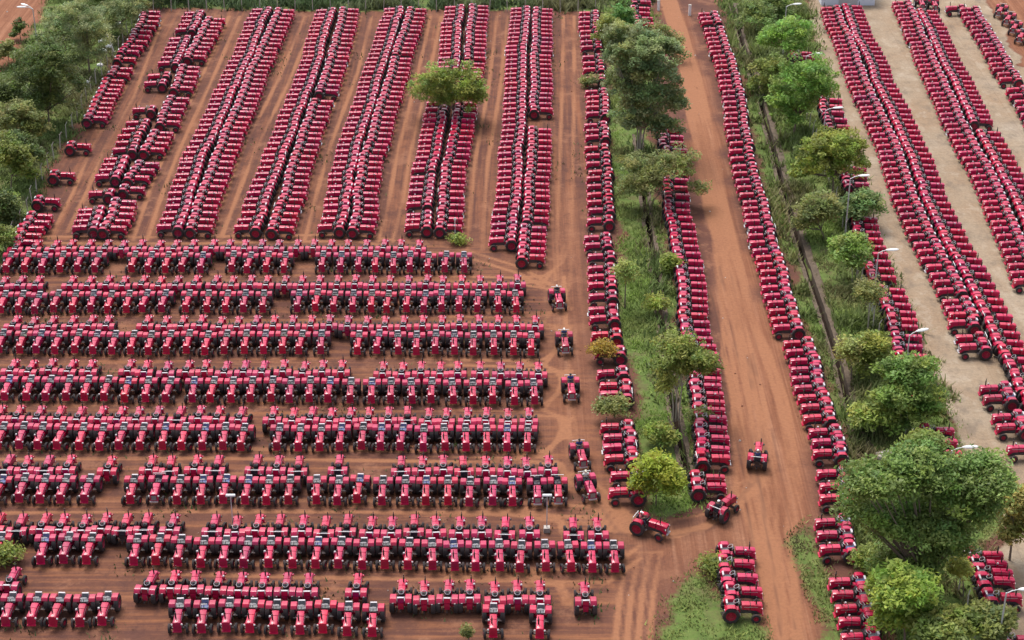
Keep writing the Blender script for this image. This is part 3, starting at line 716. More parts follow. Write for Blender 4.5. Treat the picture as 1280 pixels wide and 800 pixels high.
# ------------------------------------------------------------------ vegetation
def quadcloud(name, C, U, Vv, col, mat, kite=True):
    """leaf-sized faces: centres C, half vectors U and Vv, colours col"""
    n = len(C)
    if kite: pts = np.stack([C - U, C + Vv * .75 + U * .1, C + U, C - Vv * .75 + U * .1], 1)
    else: pts = np.stack([C - Vv, C + Vv, C + U * 2 + Vv * .15, C + U * 2 - Vv * .15], 1)
    me = bpy.data.meshes.new(name); me.vertices.add(n * 4); me.vertices.foreach_set('co', pts.astype(np.float32).ravel())
    me.loops.add(n * 4); me.loops.foreach_set('vertex_index', np.arange(n * 4, dtype=np.int32)); me.polygons.add(n); me.polygons.foreach_set('loop_start', (np.arange(n) * 4).astype(np.int32))
    a = me.attributes.new('tint', 'FLOAT_COLOR', 'POINT'); c4 = np.ones((n, 4, 4), np.float32); c4[:, :, :3] = np.clip(col, .004, .9)[:, None, :]; a.data.foreach_set('color', c4.ravel())
    me.materials.append(mat); me.update(calc_edges=True); return me
def rvec(n):
    v = RNG.normal(size=(n, 3)); return v / np.linalg.norm(v, axis=1, keepdims=True)
def crown_cloud(lobes, nclump, nleaf, leaf, base, var, clump_r, droop=0.0, aspect=.6):
    """lobes: (cx, cy, cz, rx, ry, rz); clumps sit mostly near the lobes' skins"""
    vol = np.array([l[3] * l[4] * l[5] for l in lobes]) ** .67; prob = vol / vol.sum(); Cs = []; cols = []
    for k in range(nclump):
        l = lobes[RNG.choice(len(lobes), p=prob)]; d = rvec(1)[0]
        if d[2] < -.35: d[2] *= -.5
        rr = RNG.uniform(.4, 1.18); c = np.array(l[:3]) + d * rr * np.array(l[3:])
        cr = clump_r * RNG.uniform(.45, 1.5)
        m = max(4, int(nleaf * (cr / clump_r) ** 1.6)); q = rvec(m) * (RNG.random((m, 1)) ** .45) * cr; q[:, 2] *= .62
        Cs.append(c + q)
        cc = np.array(base) * RNG.uniform(1 - var, 1 + var) * np.array((RNG.uniform(.85, 1.25), 1, RNG.uniform(.75, 1.15)))
        cols.append(np.clip(cc * RNG.uniform(.75, 1.25, (m, 1)), .004, .6))
    C = np.concatenate(Cs); col = np.concatenate(cols); n = len(C)
    nrm = rvec(n); nrm[:, 2] = np.abs(nrm[:, 2]) * 1.4 + .45; nrm /= np.linalg.norm(nrm, axis=1, keepdims=True)
    t = rvec(n); t[:, 2] -= droop; U = t - nrm * (t * nrm).sum(1, keepdims=True); U /= (np.linalg.norm(U, axis=1, keepdims=True) + 1e-6); Vv = np.cross(nrm, U)
    sz = leaf * RNG.uniform(.6, 1.4, (n, 1)); return C, U * sz, Vv * sz * aspect, col
GREEN = {'deep': (.135, .190, .056), 'mid': (.235, .295, .072), 'bright': (.265, .330, .070), 'olive': (.250, .285, .098), 'grey': (.275, .345, .150), 'yellow': (.30, .36, .05)}
def tree(name, label, base, crown, color, trunk_h=None, n=95, nl=42, leaf=.17, clump_r=.65, var=.35, droop=0, aspect=.6, stems=1, group=None, cat='tree', bark='bark', cloud2=None):
    """base: pixel of the foot; crown: pixel list (cx, cy, w, h) of the lobes as seen, each a real ellipsoid above the foot's distance"""
    bx, by, _ = P(base[0], base[1]); D = proj(bx, by, 0)[2]; s = FPX / D; th = math.atan2(CAMH, by)
    lobes = []
    for (cx, cy, w_, h_) in crown:
        rx = w_ / s / 2; hz = h_ / s; ry = rx * .92
        # the seen height of an ellipsoid: 2*sqrt((rz cos)^2 + (ry sin)^2)
        rz = math.sqrt(max((hz / 2) ** 2 - (ry * sin(th)) ** 2, (rx * .42) ** 2)) / cos(th)
        dy = (base[1] - cy) / s                        # seen height above the foot
        z = max(dy / cos(th), rz * .75)
        x = (cx - 640) / FPX * D * (1 - 0.0) - bx
        x = (cx - 640) / FPX * (D - z * sin(th) * 1.0) - bx
        lobes.append((x, RNG.uniform(-.3, .3) * rx, z, rx * .9, ry * .9, rz * .9))
    if name != 'sapling':
        for l in list(lobes):
            for q in range(3):
                a = RNG.uniform(0, 2 * pi); f = RNG.uniform(.32, .55); k = RNG.uniform(.7, .95)
                lobes.append((l[0] + cos(a) * l[3] * k, l[1] + sin(a) * l[4] * k, max(l[2] + RNG.uniform(-.75, .35) * l[5], l[5] * f * .8), l[3] * f, l[4] * f, l[5] * f))
    main = lobes[:len(crown)]
    n = int(n * 1.5); leaf *= 1.15; clump_r *= 1.08
    o = empty(name, (bx, by, 0)); tag(o, label, cat, group)
    mb = MB(); top = np.mean([l[:3] for l in main], axis=0); zt = min(l[2] for l in main)
    for k in range(stems):
        f = (random.uniform(-.35, .35) if stems > 1 else 0, random.uniform(-.3, .3) if stems > 1 else 0)
        p0 = (f[0], f[1], -.1); fork = (top[0] * .35 + f[0] * 1.8, top[1] * .35 + f[1] * 1.5, zt * .62)
        rad = max(.07, .028 * top[2]) / (1.15 if stems == 1 else 2.2)
        mb.tube([p0, (f[0] * 1.2 + top[0] * .1, f[1], zt * .3), fork], [rad, rad * .8, rad * .65], bark, 8)
        for l in (main if stems > 1 else lobes):
            for q in range(2):
                e = (l[0] + random.uniform(-.5, .5) * l[3], l[1] + random.uniform(-.5, .5) * l[4], l[2] + random.uniform(-.1, .5) * l[5])
                mid = tuple((np.array(fork) * .55 + np.array(e) * .45) + np.array((0, 0, -.12)))
                mb.tube([fork, mid, e], [rad * .55, rad * .38, rad * .12], bark, 6)
    obj('trunk', mb.mesh('trunk'), o)
    area = sum(l[3] * l[5] for l in lobes)
    C, U, Vv, col = crown_cloud(lobes, n, nl, leaf, GREEN[color] if isinstance(color, str) else (3.7 * color[0], 3.1 * color[1], 2.7 * color[2]), var, clump_r, droop, aspect)
    obj('crown', quadcloud('crown', C, U, Vv, col, M['leaf']), o)
    return o
TR = 'tree'
tree('broadleaf_tree', 'big dark green tree at the left, tallest beside the yard fence', (62,158), [(58,78,80,66),(35,105,56,56),(80,100,44,54),(60,125,70,46)], 'deep', n=230, nl=50, clump_r=.8)
tree('feathery_tree', 'tall greyish feathery tree in the upper left corner', (112,90), [(100,25,70,60),(118,50,50,50)], 'grey', n=150, nl=60, leaf=.2, aspect=.25, droop=.6)
tree('feathery_tree', 'greyish feathery tree at top, just left of the first tractor column', (152,45), [(150,15,60,50),(165,5,50,30)], 'grey', n=120, nl=60, leaf=.2, aspect=.25, droop=.6)
tree('feathery_tree', 'dark feathery tree cut by the top edge, left of the fence corner', (135,15), [(130,-8,70,40)], 'deep', n=90, nl=60, leaf=.2, aspect=.25, droop=.6)
tree('feathery_tree', 'dark tree cut by the top edge behind the first column', (205,4), [(200,-8,80,28)], 'deep', n=90, nl=50, leaf=.2, aspect=.3)
tree('conifer_sapling', 'thin dark sapling on bare orange earth in the upper left', (26,50), [(24,38,16,30)], 'deep', n=26, nl=36, clump_r=.4)
tree('sapling', 'small olive sapling at the left edge below bare orange earth', (12,82), [(10,66,30,34)], 'olive', n=40, nl=40, clump_r=.5)
tree('broadleaf_tree', 'mid green tree at the left edge below the biggest tree', (22,188), [(22,150,60,50),(42,160,34,36)], 'olive', n=120, nl=44)
tree('broadleaf_tree', 'pale green bushy tree at the left edge level with the lone tractors', (14,240), [(12,195,46,56),(28,208,30,40)], 'mid', n=110, nl=44)
tree('shrub', 'dark shrub at the left edge above the first row', (6,285), [(4,258,40,44)], 'deep', n=60, nl=40, cat='shrub')
tree('broadleaf_tree', 'round light green tree standing among the tractor columns', (556,152), [(537,110,58,52),(574,100,60,52),(566,126,70,40),(592,114,36,36)], (.075,.118,.030), n=200, nl=52, leaf=.15, stems=2)
tree('broadleaf_tree', 'large olive tree on the grass left of the wide dirt road', (800,190), [(795,62,84,64),(815,98,80,76),(782,112,60,70),(805,145,86,60),(832,70,44,50),(770,80,40,50),(835,120,40,60)], 'grey', n=470, nl=60, leaf=.16, stems=4, bark='palebark')
tree('broadleaf_tree', 'low spreading tree overhanging tractors below the large olive tree', (812,258), [(812,208,80,44),(845,208,56,46),(868,234,30,20),(800,228,50,30)], 'olive', n=170, nl=46, leaf=.14, stems=2)
tree('shrub', 'yellowish shrub at top of the grass strip', (763,60), [(763,38,34,46),(752,52,20,30)], (.075,.10,.028), n=60, nl=42, cat='shrub')
tree('shrub', 'dark green shrub at top of the grass strip near the gate', (778,38), [(778,20,26,36)], (.04,.10,.03), n=40, nl=42, cat='shrub')
tree('shrub', 'olive shrub hiding tractors beside the orange road near its top', (838,75), [(836,52,30,40),(822,40,26,30)], 'olive', n=60, nl=40, leaf=.13, cat='shrub')
tree('broadleaf_tree', 'slender tree leaning over tractors right of the narrow drain', (846,525), [(850,442,70,50),(832,462,44,46),(868,460,44,40)], 'mid', n=120, nl=44, leaf=.14, stems=3, bark='palebark')
tree('shrub', 'bright yellow-green bush at the end of the grass strip', (820,632), [(820,591,54,50),(838,600,32,36),(802,604,28,30)], (.088,.128,.020), n=110, nl=46, leaf=.14, cat='bush')
tree('shrub', 'thin shrub between two tractors of the grassy-edge line', (768,522), [(768,505,40,26)], 'olive', n=36, nl=38, leaf=.13, cat='shrub')
tree('shrub', 'yellow-leaved bush beside a tractor nose at the lane edge', (754,455), [(754,439,26,22)], (.115,.095,.02), n=30, nl=36, leaf=.12, cat='bush')
tree('shrub', 'small green shrub arching over the narrow drain', (820,392), [(818,378,26,18)], 'bright', n=24, nl=36, leaf=.13, cat='shrub')
tree('sapling', 'slim sapling on the open grass left of the narrow drain', (781,385), [(782,345,24,60)], (.085,.13,.04), n=34, nl=30, leaf=.12)
tree('shrub', 'low shrub over the column end by the white post', (571,305), [(570,299,16,12)], 'bright', n=14, nl=30, leaf=.12, cat='shrub')
tree('shrub', 'shrub growing through the grassy-edge line near its top', (741,108), [(740,100,24,18)], 'olive', n=24, nl=34, leaf=.12, cat='shrub')
# right side belt
tree('broadleaf_tree', 'round tree under the topmost street lamp on the right', (984,82), [(986,42,60,52),(968,48,40,44)], (.060,.125,.030), n=130, nl=48)
tree('broadleaf_tree', 'wide tree at the lot edge, second down from the top lamp', (992,168), [(1005,98,80,60),(990,128,70,56),(1030,110,36,30)], (.058,.115,.028), n=200, nl=48)
tree('broadleaf_tree', 'light green tree below the second and third lamps', (1040,250), [(1040,185,84,56),(1025,205,60,56),(1062,196,40,36)], 'bright', n=170, nl=48)
tree('broadleaf_tree', 'dark compact tree beside the fourth street lamp', (1078,282), [(1080,252,46,34),(1060,262,40,30)], (.050,.088,.036), n=80, nl=46)
tree('broadleaf_tree', 'round mid-sized tree on thin pale trunks beside the lot', (1068,352), [(1066,312,54,48)], (.070,.12,.034), n=90, nl=46, stems=3, bark='palebark')
tree('sapling', 'thin yellowish tree left of the lot tractors, below the round tree', (1084,412), [(1086,372,40,46)], 'olive', n=50, nl=38, leaf=.13, stems=2, bark='palebark')
tree('sapling', 'slender pale tree in the belt beside the brown drain', (1064,475), [(1062,440,34,44)], (.10,.125,.045), n=44, nl=36, leaf=.13)
tree('broadleaf_tree', 'dense dark tree bulging over the lot, above the big crown', (1132,535), [(1140,472,76,56),(1116,492,66,60),(1150,500,60,44),(1125,512,60,30)], (.055,.098,.027), n=170, nl=48)
tree('broadleaf_tree', 'biggest tree, broad crown filling the lower right belt', (1162,752), [(1105,605,84,66),(1160,592,90,62),(1150,655,110,76),(1205,625,84,70),(1090,650,66,66),(1190,685,80,60),(1238,608,70,54),(1140,708,90,50)], (.055,.098,.030), n=560, nl=74, leaf=.145, clump_r=.78)
tree('broadleaf_tree', 'sparser tree with brown leaves at the right edge over the lot', (1262,700), [(1262,628,54,56),(1274,655,40,44)], (.085,.10,.036), n=110, nl=40)
tree('broadleaf_tree', 'bright tree at the bottom beside the last leftward tractors', (1130,812), [(1130,735,76,60),(1112,760,50,60),(1150,762,46,56)], (.085,.145,.034), n=190, nl=50)
tree('broadleaf_tree', 'tree cut by the bottom edge, right of the bright tree', (1182,845), [(1185,790,70,50)], 'mid', n=90, nl=46)
tree('broadleaf_tree', 'small tree in the lower right corner by the lamp foot', (1238,830), [(1240,782,56,46)], (.065,.095,.035), n=80, nl=46)
tree('sapling', 'light green sapling at the fence beside the corner tractors', (1204,745), [(1200,712,24,30)], (.12,.16,.045), n=30, nl=36, leaf=.13)
tree('shrub', 'dark bush by the drain at the top edge', (945,40), [(945,20,46,46)], (.05,.085,.03), n=70, nl=40, cat='shrub')
tree('shrub', 'shrub at the top edge between the drain and the pale shed', (968,22), [(970,5,40,34)], (.05,.09,.03), n=60, nl=40, cat='shrub')
tree('shrub', 'green shrub at the fence foot left of the dense dark tree', (1092,545), [(1092,522,50,40)], (.085,.13,.036), n=70, nl=40, cat='shrub')
tree('shrub', 'shrub on the lot side under the dense dark tree', (1158,575), [(1156,552,34,30)], 'mid', n=44, nl=38, cat='shrub')
tree('shrub', 'little green shrub at the left edge of the second row from bottom', (4,708), [(4,695,34,20)], 'mid', n=34, nl=36, leaf=.12, cat='shrub')
tree('shrub', 'dry little shrub on bare earth at the bottom edge', (586,800), [(585,789,12,16)], 'olive', n=12, nl=28, leaf=.1, clump_r=.3, cat='shrub')
tree('shrub', 'leafy weeds beside the short stack of tractors', (893,716), [(893,706,30,20)], 'mid', n=34, nl=36, leaf=.12, cat='shrub')

for k_, (nm, lab, base, crown, colr, n_) in enumerate([
 ('broadleaf_tree', 'dark tree at the left edge between the sapling and the pale bushy tree', (4,150), [(2,118,50,56),(22,128,40,40)], 'deep', 110),
 ('broadleaf_tree', 'tree in the left mass level with the tractor parked second from top of three', (36,222), [(36,195,34,36),(26,180,36,36)], 'deep', 80),
 ('shrub', 'bush at the left fence level with the third lone tractor', (10,276), [(8,256,34,34)], 'mid', 46),
 ('shrub', 'low shrub at the left edge next to the end of the first row', (-2,318), [(2,300,30,30)], 'mid', 40),
 ('broadleaf_tree', 'feathered tree behind the tallest left tree, beside the bare earth', (84,70), [(74,38,44,50)], 'grey', 80),
 ('broadleaf_tree', 'leafy tree between the topmost lamp tree and the wide lot-edge tree', (968,120), [(965,90,44,44),(955,110,36,34)], 'mid', 90),
 ('broadleaf_tree', 'airy tree in the belt left of the dark compact tree', (1030,300), [(1026,262,50,46),(1012,280,36,32)], 'olive', 90),
 ('broadleaf_tree', 'loose tree in the belt left of the fence, above the dense dark tree', (1090,468), [(1092,432,44,44),(1080,450,40,34)], 'bright', 90),
 ('shrub', 'bush left of the bright tree at the bottom, beside parked tractors', (1086,720), [(1088,700,40,40)], 'mid', 56),
 ('shrub', 'leafy bush on the strip just above the bright yellow-green bush', (826,560), [(826,545,34,28)], 'bright', 40),
 ('shrub', 'weedy bush poking through the road-edge line below the leaning tree', (878,530), [(874,520,18,18)], 'olive', 20),
 ('shrub', 'bush in the road-edge line beside its upper bend', (840,340), [(838,328,20,22)], 'bright', 22)]):
    tree(nm, lab, base, crown, colr, n=n_, nl=44, leaf=.16, cat='shrub' if nm == 'shrub' else 'tree')
# grass, weeds and undergrowth: uncountable
def scatter(name, m, per, hgt, wid, base, label, seed, keep=None, group=None, z0=0):
    r = np.random.default_rng(seed); m = blur(m.astype(np.float32), 4) * ~(road & (mG > .8)) * nodr; ii, jj = np.nonzero(m > .04); n = int(len(ii) * STEP * STEP * per)
    k = r.integers(0, len(ii), n); x = gx[jj[k]] + r.uniform(0, STEP, n); y = gy[ii[k]] + r.uniform(0, STEP, n)
    p = vnoise(x, y, .3, seed + 1) * .6 + vnoise(x, y, 1.1, seed + 2) * .4
    ok = r.random(n) < np.clip(p * 3.2 - .95, .04, 1) * m[ii[k], jj[k]]; x, y, p = x[ok], y[ok], p[ok]; n = len(x)
    a = r.uniform(0, 2 * pi, n); h = hgt * r.uniform(.5, 1.5, n) * (.5 + p); ln = r.uniform(.2, .9, n)
    C = np.stack([x, y, np.full(n, -.02)], 1); ln = ln * 1.3; U = np.stack([np.cos(a) * ln * h * .5, np.sin(a) * ln * h * .5, h * .5], 1)
    Vv = np.stack([-np.sin(a) * wid, np.cos(a) * wid, np.zeros(n)], 1) * r.uniform(.5, 1.4, (n, 1))
    q = vnoise(x, y, .16, seed + 3)[:, None]; q2 = vnoise(x, y, .7, seed + 4)[:, None]
    dry = np.clip(q * 1.8 - .75, 0, 1); col = np.array(base) * (1 - dry) + np.array((.20, .17, .075)) * dry
    col = col * (.6 + .8 * q2) * r.uniform(.7, 1.3, (n, 1))
    o = obj(name, quadcloud(name, C, U, Vv, col, M['grass'], kite=False)); return tag(o, label, kind='stuff')
nodr = (d1 > .46) & (d2 > .62)
scatter('grass', gm['median'] & grass, 60, .24, .06, (.200, .290, .060), 'grass on the strip between the lane and the wide dirt road', 51)
scatter('grass', gm['ditchside'] & grass, 55, .28, .065, (.180, .250, .058), 'rough grass along the brown drain', 52)
scatter('grass', (gm['bottom'] | gm['kerbside']) & grass, 60, .20, .055, (.200, .235, .062), 'short grass at the bottom junction', 53)
scatter('grass', gm['left'] & grass, 40, .34, .075, (.115, .160, .044), 'grass outside the yard on the left', 54)
scatter('undergrowth', gm['far'] & (vnoise(X, Y, .2, 77) > .12), 26, .8, .15, (.075, .118, .042), 'weeds and bushes beyond the far fence', 55)
weed = np.clip(vnoise(X, Y, .5, 61) * 2 - 1.42, 0, 1) * (sH + .5 * sV) * (mG < .3)
scatter('weeds', (weed > .05) & ~grass & ~lot & (dk > .02), 12, .22, .07, (.060, .095, .028), 'weeds sprouting between the parked tractors', 56)
rough = gm['ditchside'] & grass & (vnoise(X, Y, .28, 88) > .55)
scatter('undergrowth', rough, 18, .7, .12, (.130, .170, .048), 'leafy undergrowth along the tree belt', 57)

nodr_keep = nodr; nodr = np.ones_like(nodr)
over = ((d1 > .25) & (d1 < .95) & (vnoise(X, Y, .16, 91) > .42)) | ((d2 > .25) & (d2 < 1.2) & (vnoise(X, Y, .16, 92) > .50))
scatter('undergrowth', over & ~road, 34, .55, .10, (.105, .150, .040), 'weeds hanging over the edges of the drains', 58); nodr = nodr_keep
def stones():
    r = np.random.default_rng(99); mb = MB(); ok = ~(grass | lot)
    for k in range(1500):
        i = r.integers(0, X.shape[0]); j = r.integers(0, X.shape[1])
        if not ok[i, j] or (not (lane | road)[i, j] and r.random() < .5): continue
        a = abs(r.normal(0, .05)) + .03; c = (gx[j], gy[i])
        pts = [(c[0] + a * r.uniform(.7, 1.3) * cos(q * 1.2566), c[1] + a * r.uniform(.7, 1.3) * sin(q * 1.2566), 0.0) for q in range(5)]
        t5 = [(c[0] + (x - c[0]) * .55, c[1] + (y - c[1]) * .55, a * r.uniform(.5, .9)) for x, y, z in pts]
        mb.loft([pts, t5], 'concrete' if r.random() < .35 else 'clod')
    return mb.mesh('stones', 0)
M['clod'] = tinted('dry_earth_clod', (0.26, 0.11, 0.062), 0.95)
tag(obj('stones', stones()), 'small stones and clods strewn over the bare earth', kind='stuff')
# ------------------------------------------------------------------ fences
def fence(line, spacing, hgt, label, post_label=None, wires=5, r=.055):
    L = G2(line); o = empty('wire_fence', (L[0][0], L[0][1], 0)); tag(o, label, 'fence')
    pts = []; carry = 0
    for (xa, ya), (xb, yb) in zip(L, L[1:]):
        d = math.hypot(xb - xa, yb - ya); t = carry
        while t < d: pts.append((xa + (xb - xa) * t / d, ya + (yb - ya) * t / d)); t += spacing
        carry = t - d
    mb = MB(); mb.box(-r, r, -r, r, -.2, hgt, 'concrete', r * .25, r * .25); mb.tube([(0, 0, hgt - .05), (.18, .18, hgt + .32)], r * .8, 'concrete', 4); pm = mb.mesh('post')
    for k, (x, y) in enumerate(pts):
        q = obj('post', pm, o, (x - L[0][0], y - L[0][1], 0), random.uniform(-.3, .3)); q.rotation_euler = (random.gauss(0, .03), random.gauss(0, .03), q.rotation_euler[2])
    mb = MB()
    for k in range(wires):
        z = .25 + k * (hgt - .35) / (wires - 1); mb.tube([(x - L[0][0], y - L[0][1], z) for x, y in pts], .005, 'iron', 4)
    obj('wire', mb.mesh('wire', 0), o); return o
fence([(192,14),(300,13),(500,14),(700,15),(752,13)], 2.6, 1.9, 'concrete post and wire fence along the far end of the yard')
fence([(176,18),(150,62),(118,108),(92,160),(70,195),(46,240),(34,272),(10,312),(-20,350)], 3.2, 1.9, 'concrete post and wire fence slanting down the left side of the yard')
fence([(1008,150),(1046,262),(1074,352),(1102,444),(1138,566),(1172,668),(1208,772),(1230,840)], 2.9, 2.0, 'pale concrete post fence between the tree belt and the paved lot')

# ------------------------------------------------------------------ lamps and posts
def street_lamp(px, py, hz, arm, label, ang=0.0, twin=False):
    x, y, _ = P(px, py, hz); o = empty('street_lamp', (x, y, 0), ang); tag(o, label, 'street lamp', 'street lamps with white arms')
    mb = MB(); mb.tube([(0, 0, -.1), (0, 0, .6), (0, 0, hz)], [.11, .085, .055], 'galv', 10); mb.box(-.16, .16, -.16, .16, -.05, .06, 'galv'); obj('pole', mb.mesh('pole'), o)
    for da in ((0,) if not twin else (-.35, .35)):
        c, s = cos(da), sin(da)
        mb = MB(); mb.tube([(0, 0, hz - .06), (arm * .45 * c, arm * .45 * s, hz + .18), (arm * c, arm * s, hz + .30)], [.045, .04, .035], 'galv', 8); ao = obj('arm', mb.mesh('arm'), o)
        mb = MB(); L0 = arm; L1 = arm + 1.25; secs = []
        for k, (f, wv, hv) in enumerate(((0, .06, .05), (.2, .16, .10), (.55, .20, .12), (.85, .17, .09), (1, .05, .03))):
            r_ = L0 - .1 + (L1 - L0) * f; z = hz + .30 + .08 * f; secs.append([(r_ * c - q * s, r_ * s + q * c, z + e) for q, e in ((-wv, -hv * .4), (wv, -hv * .4), (wv * .9, hv * .3), (wv * .4, hv), (-wv * .4, hv), (-wv * .9, hv * .3))])
        mb.loft(secs, 'white'); obj('lamp_head', mb.mesh('lamp_head'), o)
    return o
street_lamp(983,8,7,.9,'white street lamp highest on the right, above the round tree')
street_lamp(1008,70,7,.9,'white street lamp second from the top, above the light green tree')
street_lamp(1032,138,7,.9,'white street lamp third from the top, at the lot edge')
street_lamp(1063,223,7,.9,'white street lamp beside the dark compact tree')
street_lamp(1098,316,7,.8,'white street lamp rising from the lot-edge tractors')
street_lamp(1137,419,7,.7,'white street lamp above the dense dark tree', .3)
street_lamp(1190,563,7,.9,'white street lamp over the biggest tree')
street_lamp(1258,741,7,.9,'white street lamp in the lower right corner, beside the corner tractors')
street_lamp(41,11,8,.9,'twin-armed white street lamp on bare earth in the upper left', radians(170), True)
def floodlight(px, py, label):
    x, y, _ = P(px, py); o = empty('floodlight_post', (x, y, 0)); tag(o, label, 'floodlight', 'floodlight posts among the tractor rows')
    mb = MB(); mb.box(-.28, .28, -.28, .28, -.1, .42, 'concrete', .03, .03); obj('footing', mb.mesh('footing'), o)
    mb = MB(); mb.tube([(0, 0, .4), (0, 0, 3.45)], [.045, .035], 'galv', 8); obj('pole', mb.mesh('pole'), o)
    mb = MB(); mb.box(-.40, .40, -.14, .14, 3.45, 3.56, 'galv', .04, .03); mb.box(-.36, .36, -.11, .11, 3.425, 3.452, 'lens'); obj('lamp_head', mb.mesh('lamp_head'), o)
floodlight(683.5,664,'flat-headed floodlight post near the right end of the second row from bottom')
floodlight(292,664,'flat-headed floodlight post in the left part of the second row from bottom')
# the short white post with a marker by the column end
x, y, _ = P(569, 296); o = empty('marker_post', (x, y, 0)); tag(o, 'thin white post beside the low shrub at a column end', 'post')
mb = MB(); mb.tube([(0, 0, -.1), (0, 0, 2.3)], .045, 'white', 8); obj('pole', mb.mesh('pole'), o)
mb = MB(); mb.box(-.14, .14, -.02, .02, 2.0, 2.22, 'white'); obj('plate', mb.mesh('plate'), o)
x, y, _ = P(143, 65); o = empty('leaning_post', (x, y, 0)); tag(o, 'white post leaning left beside the first tractor column', 'post')
mb = MB(); mb.tube([(0, 0, -.1), (-.75, .1, 2.5)], .075, 'white', 8); obj('pole', mb.mesh('pole'), o)
mb = MB(); mb.box(-.16, .16, -.16, .16, -.05, .12, 'concrete'); obj('footing', mb.mesh('footing'), o)
for k, (px, py, lab) in enumerate(((823,13,'whitewashed gate pillar left of the road at the top'), (862,19,'whitewashed gate pillar right of the road at the top'))):
    x, y, _ = P(px, py); o = empty('gate_pillar', (x, y, 0)); tag(o, lab, 'gate pillar', 'gate pillars at the road head')
    mb = MB(); mb.box(-.18, .18, -.18, .18, -.1, 1.5, 'white'); obj('shaft', mb.mesh('shaft'), o)
    mb = MB(); mb.box(-.23, .23, -.23, .23, 1.5, 1.6, 'concrete', .05, .05); obj('cap', mb.mesh('cap'), o)
# pale slabs left lying outside the fence
for k, (px, py, lab) in enumerate(((131,27,'pale slab lying highest in the weeds outside the left fence'), (148,30,'pale slab beside the fence corner weeds'), (128,52,'long pale slab in the weeds left of the leaning post'), (128,64,'bright pale slab lying left of the leaning post foot'), (136,59,'narrow pale slab touching the leaning post'), (125,82,'white lump of concrete in weeds below the leaning post'), (108,104,'white broken slab by the fence left of the nine-tractor stack'))):
    x, y, _ = P(px, py); mb = MB(); l = random.uniform(.35, .6)
    mb.box(-l, l, -.28, .28, 0, .22, 'white', .06, .05); mb.box(-l * .4, l * .5, -.2, .35, .22, .34, 'white', .1, .08)
    o = obj('concrete_slab', mb.mesh('slab', 0), None, (x, y, 0), random.uniform(-.4, .4)); tag(o, lab, 'slab', 'pale slabs dumped outside the fence')
x, y, _ = P(1108, 569); mb = MB(); mb.box(-1.0, 1.0, -.5, .5, -.05, .22, 'concrete', .08, .06); mb.box(-.6, .5, -.3, .3, .22, .3, 'concrete', .1, .1)
tag(obj('concrete_slab', mb.mesh('slab', 0), None, (x, y, 0), .35), 'grey slab lying in the belt above the biggest tree', 'slab')

# ------------------------------------------------------------------ pale shed at the head of the lot
m_, t_, b_ = newmat('pale_sheet_metal'); g_ = N(t_, 'ShaderNodeNewGeometry'); wv = N(t_, 'ShaderNodeTexWave'); wv.inputs['Scale'].default_value = 3.0; t_.links.new(g_.outputs['Position'], wv.inputs['Vector'])
t_.links.new(ramp(t_, wv.outputs[1], [(0, (.55, .60, .68)), (1, (.68, .72, .78))]), b_.inputs['Base Color']); b_.inputs['Roughness'].default_value = .45; M['sheet'] = m_
A = P(1027, 8); B = P(1095, 10); wd = B[0] - A[0]; o = empty('shed', ((A[0] + B[0]) / 2, A[1] + .5, 0)); tag(o, 'pale sheet metal shed at the head of the paved lot', 'shed')
mb = MB(); mb.box(-wd / 2, wd / 2, 0, 9, -.1, 3.2, 'sheet'); obj('wall', mb.mesh('wall'), o)
mb = MB(); s_ = [[(-wd / 2 - .4, -.4, 3.2), (-wd / 2 - .4, 4.5, 4.4), (-wd / 2 - .4, 9.4, 3.2), (-wd / 2 - .4, 9.4, 3.3), (-wd / 2 - .4, 4.5, 4.5), (-wd / 2 - .4, -.4, 3.3)]]; s_.append([(wd / 2 + .4, b, c) for a, b, c in s_[0]]); mb.loft(s_, 'sheet'); obj('roof', mb.mesh('roof'), o)
mb = MB(); mb.box(-1.4, 1.4, -.05, 0.0, 0, 2.6, 'galv'); obj('door', mb.mesh('door'), o)

# ------------------------------------------------------------------ drivers
def skin_mesh(name, verts, edges, radii, mat, sub=2):
    me = bpy.data.meshes.new(name + '_skeleton'); me.from_pydata(verts, edges, []); o = bpy.data.objects.new(name + '_tmp', me); COL.objects.link(o)
    md = o.modifiers.new('skin', 'SKIN'); md.use_smooth_shade = True
    for d, r in zip(me.skin_vertices[0].data, radii): d.radius = (r, r); d.use_root = False
    me.skin_vertices[0].data[0].use_root = True
    ms = o.modifiers.new('sub', 'SUBSURF'); ms.levels = sub; ms.render_levels = sub
    dg = bpy.context.evaluated_depsgraph_get(); ev = o.evaluated_get(dg); out = bpy.data.meshes.new_from_object(ev); out.name = name
    bpy.data.objects.remove(o); out.materials.clear(); out.materials.append(M[mat])
    a = out.attributes.new('tint', 'FLOAT_COLOR', 'POINT'); a.data.foreach_set('color', np.ones(len(out.vertices) * 4, np.float32)); out.shade_smooth(); return out
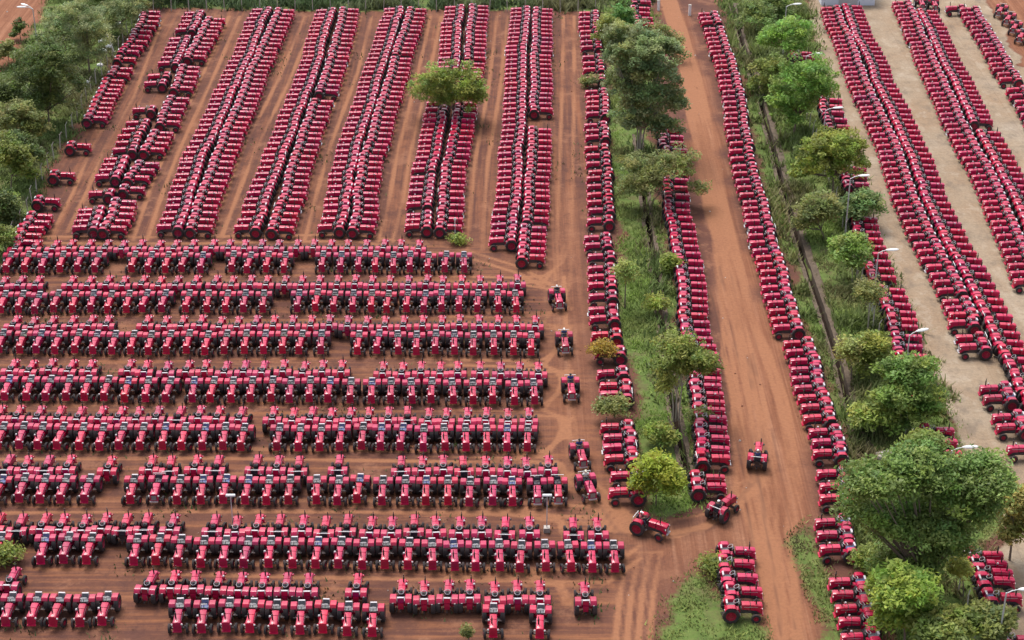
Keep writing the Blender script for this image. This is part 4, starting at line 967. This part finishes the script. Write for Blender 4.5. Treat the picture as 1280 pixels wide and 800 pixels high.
def driver_meshes():
    V = []; E = []; R = []
    def j(p, r, par=None):
        V.append(p); R.append(r)
        if par is not None: E.append((par, len(V) - 1))
        return len(V) - 1
    pel = j((-.02, 0, 1.17), .13); wa = j((.0, 0, 1.34), .115, pel); ch = j((.03, 0, 1.52), .135, wa); nk = j((.05, 0, 1.66), .055, ch); hd = j((.07, 0, 1.73), .075, nk); hm = j((.075, 0, 1.80), .098, hd); ht = j((.06, 0, 1.87), .075, hm)
    ns = j((.165, 0, 1.785), .018, hm)
    for s in (-1, 1):
        ear = j((.06, s * .10, 1.79), .018, hm)
        sh = j((.02, s * .19, 1.57), .062, ch); el = j((.16, s * .27, 1.36), .046, sh); wr = j((.36, s * .20, 1.49), .032, el); pm_ = j((.42, s * .185, 1.53), .034, wr)
        for q in range(4):
            f = j((.46, s * (.165 + q * .018), 1.555 - q * .004), .010, pm_); f2 = j((.49 - q * .004, s * (.165 + q * .018), 1.54), .009, f); j((.485, s * (.165 + q * .018), 1.515), .008, f2)
        th_ = j((.42, s * .150, 1.555), .012, pm_); j((.45, s * .138, 1.565), .010, th_)
        hp = j((.05, s * .10, 1.15), .10, pel); kn = j((.47, s * .20, 1.16), .066, hp); an = j((.55, s * .23, .74), .045, kn); j((.66, s * .24, .68), .038, an)
    body = skin_mesh('body', V, E, R, 'skin')
    sv = [(-.02, 0, 1.18), (0, 0, 1.34), (.03, 0, 1.52), (.045, 0, 1.62)]; se = [(0, 1), (1, 2), (2, 3)]; sr = [.150, .138, .158, .075]
    for s in (-1, 1): k = len(sv); sv += [(.02, s * .195, 1.575), (.10, s * .245, 1.45)]; se += [(2, k), (k, k + 1)]; sr += [.082, .066]
    shirt = skin_mesh('shirt', sv, se, sr, 'cloth')
    tv = [(-.02, 0, 1.13)]; te = []; tr_ = [.145]
    for s in (-1, 1): k = len(tv); tv += [(.06, s * .105, 1.14), (.47, s * .20, 1.165), (.54, s * .228, .80)]; te += [(0, k), (k, k + 1), (k + 1, k + 2)]; tr_ += [.118, .084, .068]
    trous = skin_mesh('trousers', tv, te, tr_, 'cloth')
    hb = MB(); n = 14; rings = [(.105, 1.80), (.112, 1.83), (.104, 1.87), (.075, 1.91), (.03, 1.93)]
    hb.loft([[(.065 + r * cos(2 * pi * i / n), r * sin(2 * pi * i / n), z) for i in range(n)] for r, z in rings], 'cloth')
    hb.loft([[(.16, -.08, 1.825), (.16, .08, 1.825), (.16, .08, 1.84), (.16, -.08, 1.84)], [(.25, -.05, 1.815), (.25, .05, 1.815), (.25, .05, 1.828), (.25, -.05, 1.828)]], 'cloth')
    return body, shirt, trous, hb.mesh('cap', 60)
BODY, SHIRT, TROUS, CAP = driver_meshes()
pg = 'tractor drivers at the wheel'
for d in T:
    if d['line'][0] != 'moving': continue
    o = obj('person', BODY, None, (d['x'] - .02 * cos(d['hd']), d['y'] - .02 * sin(d['hd']), .02), d['hd']); tag(o, 'person in ' + d['plab'], 'person', pg)
    sc, hc = d['colr']
    q = obj('shirt', SHIRT, o); q.color = (*sc, 1); q = obj('trousers', TROUS, o); q.color = (.05, .05, .07, 1)
    q = obj('cap' if hc[0] > .1 else 'hair', CAP, o); q.color = (*hc, 1)
print('tractors', len(T), 'individual', len(INDIV), 'rest', len(REST), 'depth limit', INDIV[-1]['D'], INDIV[-1]['py'])
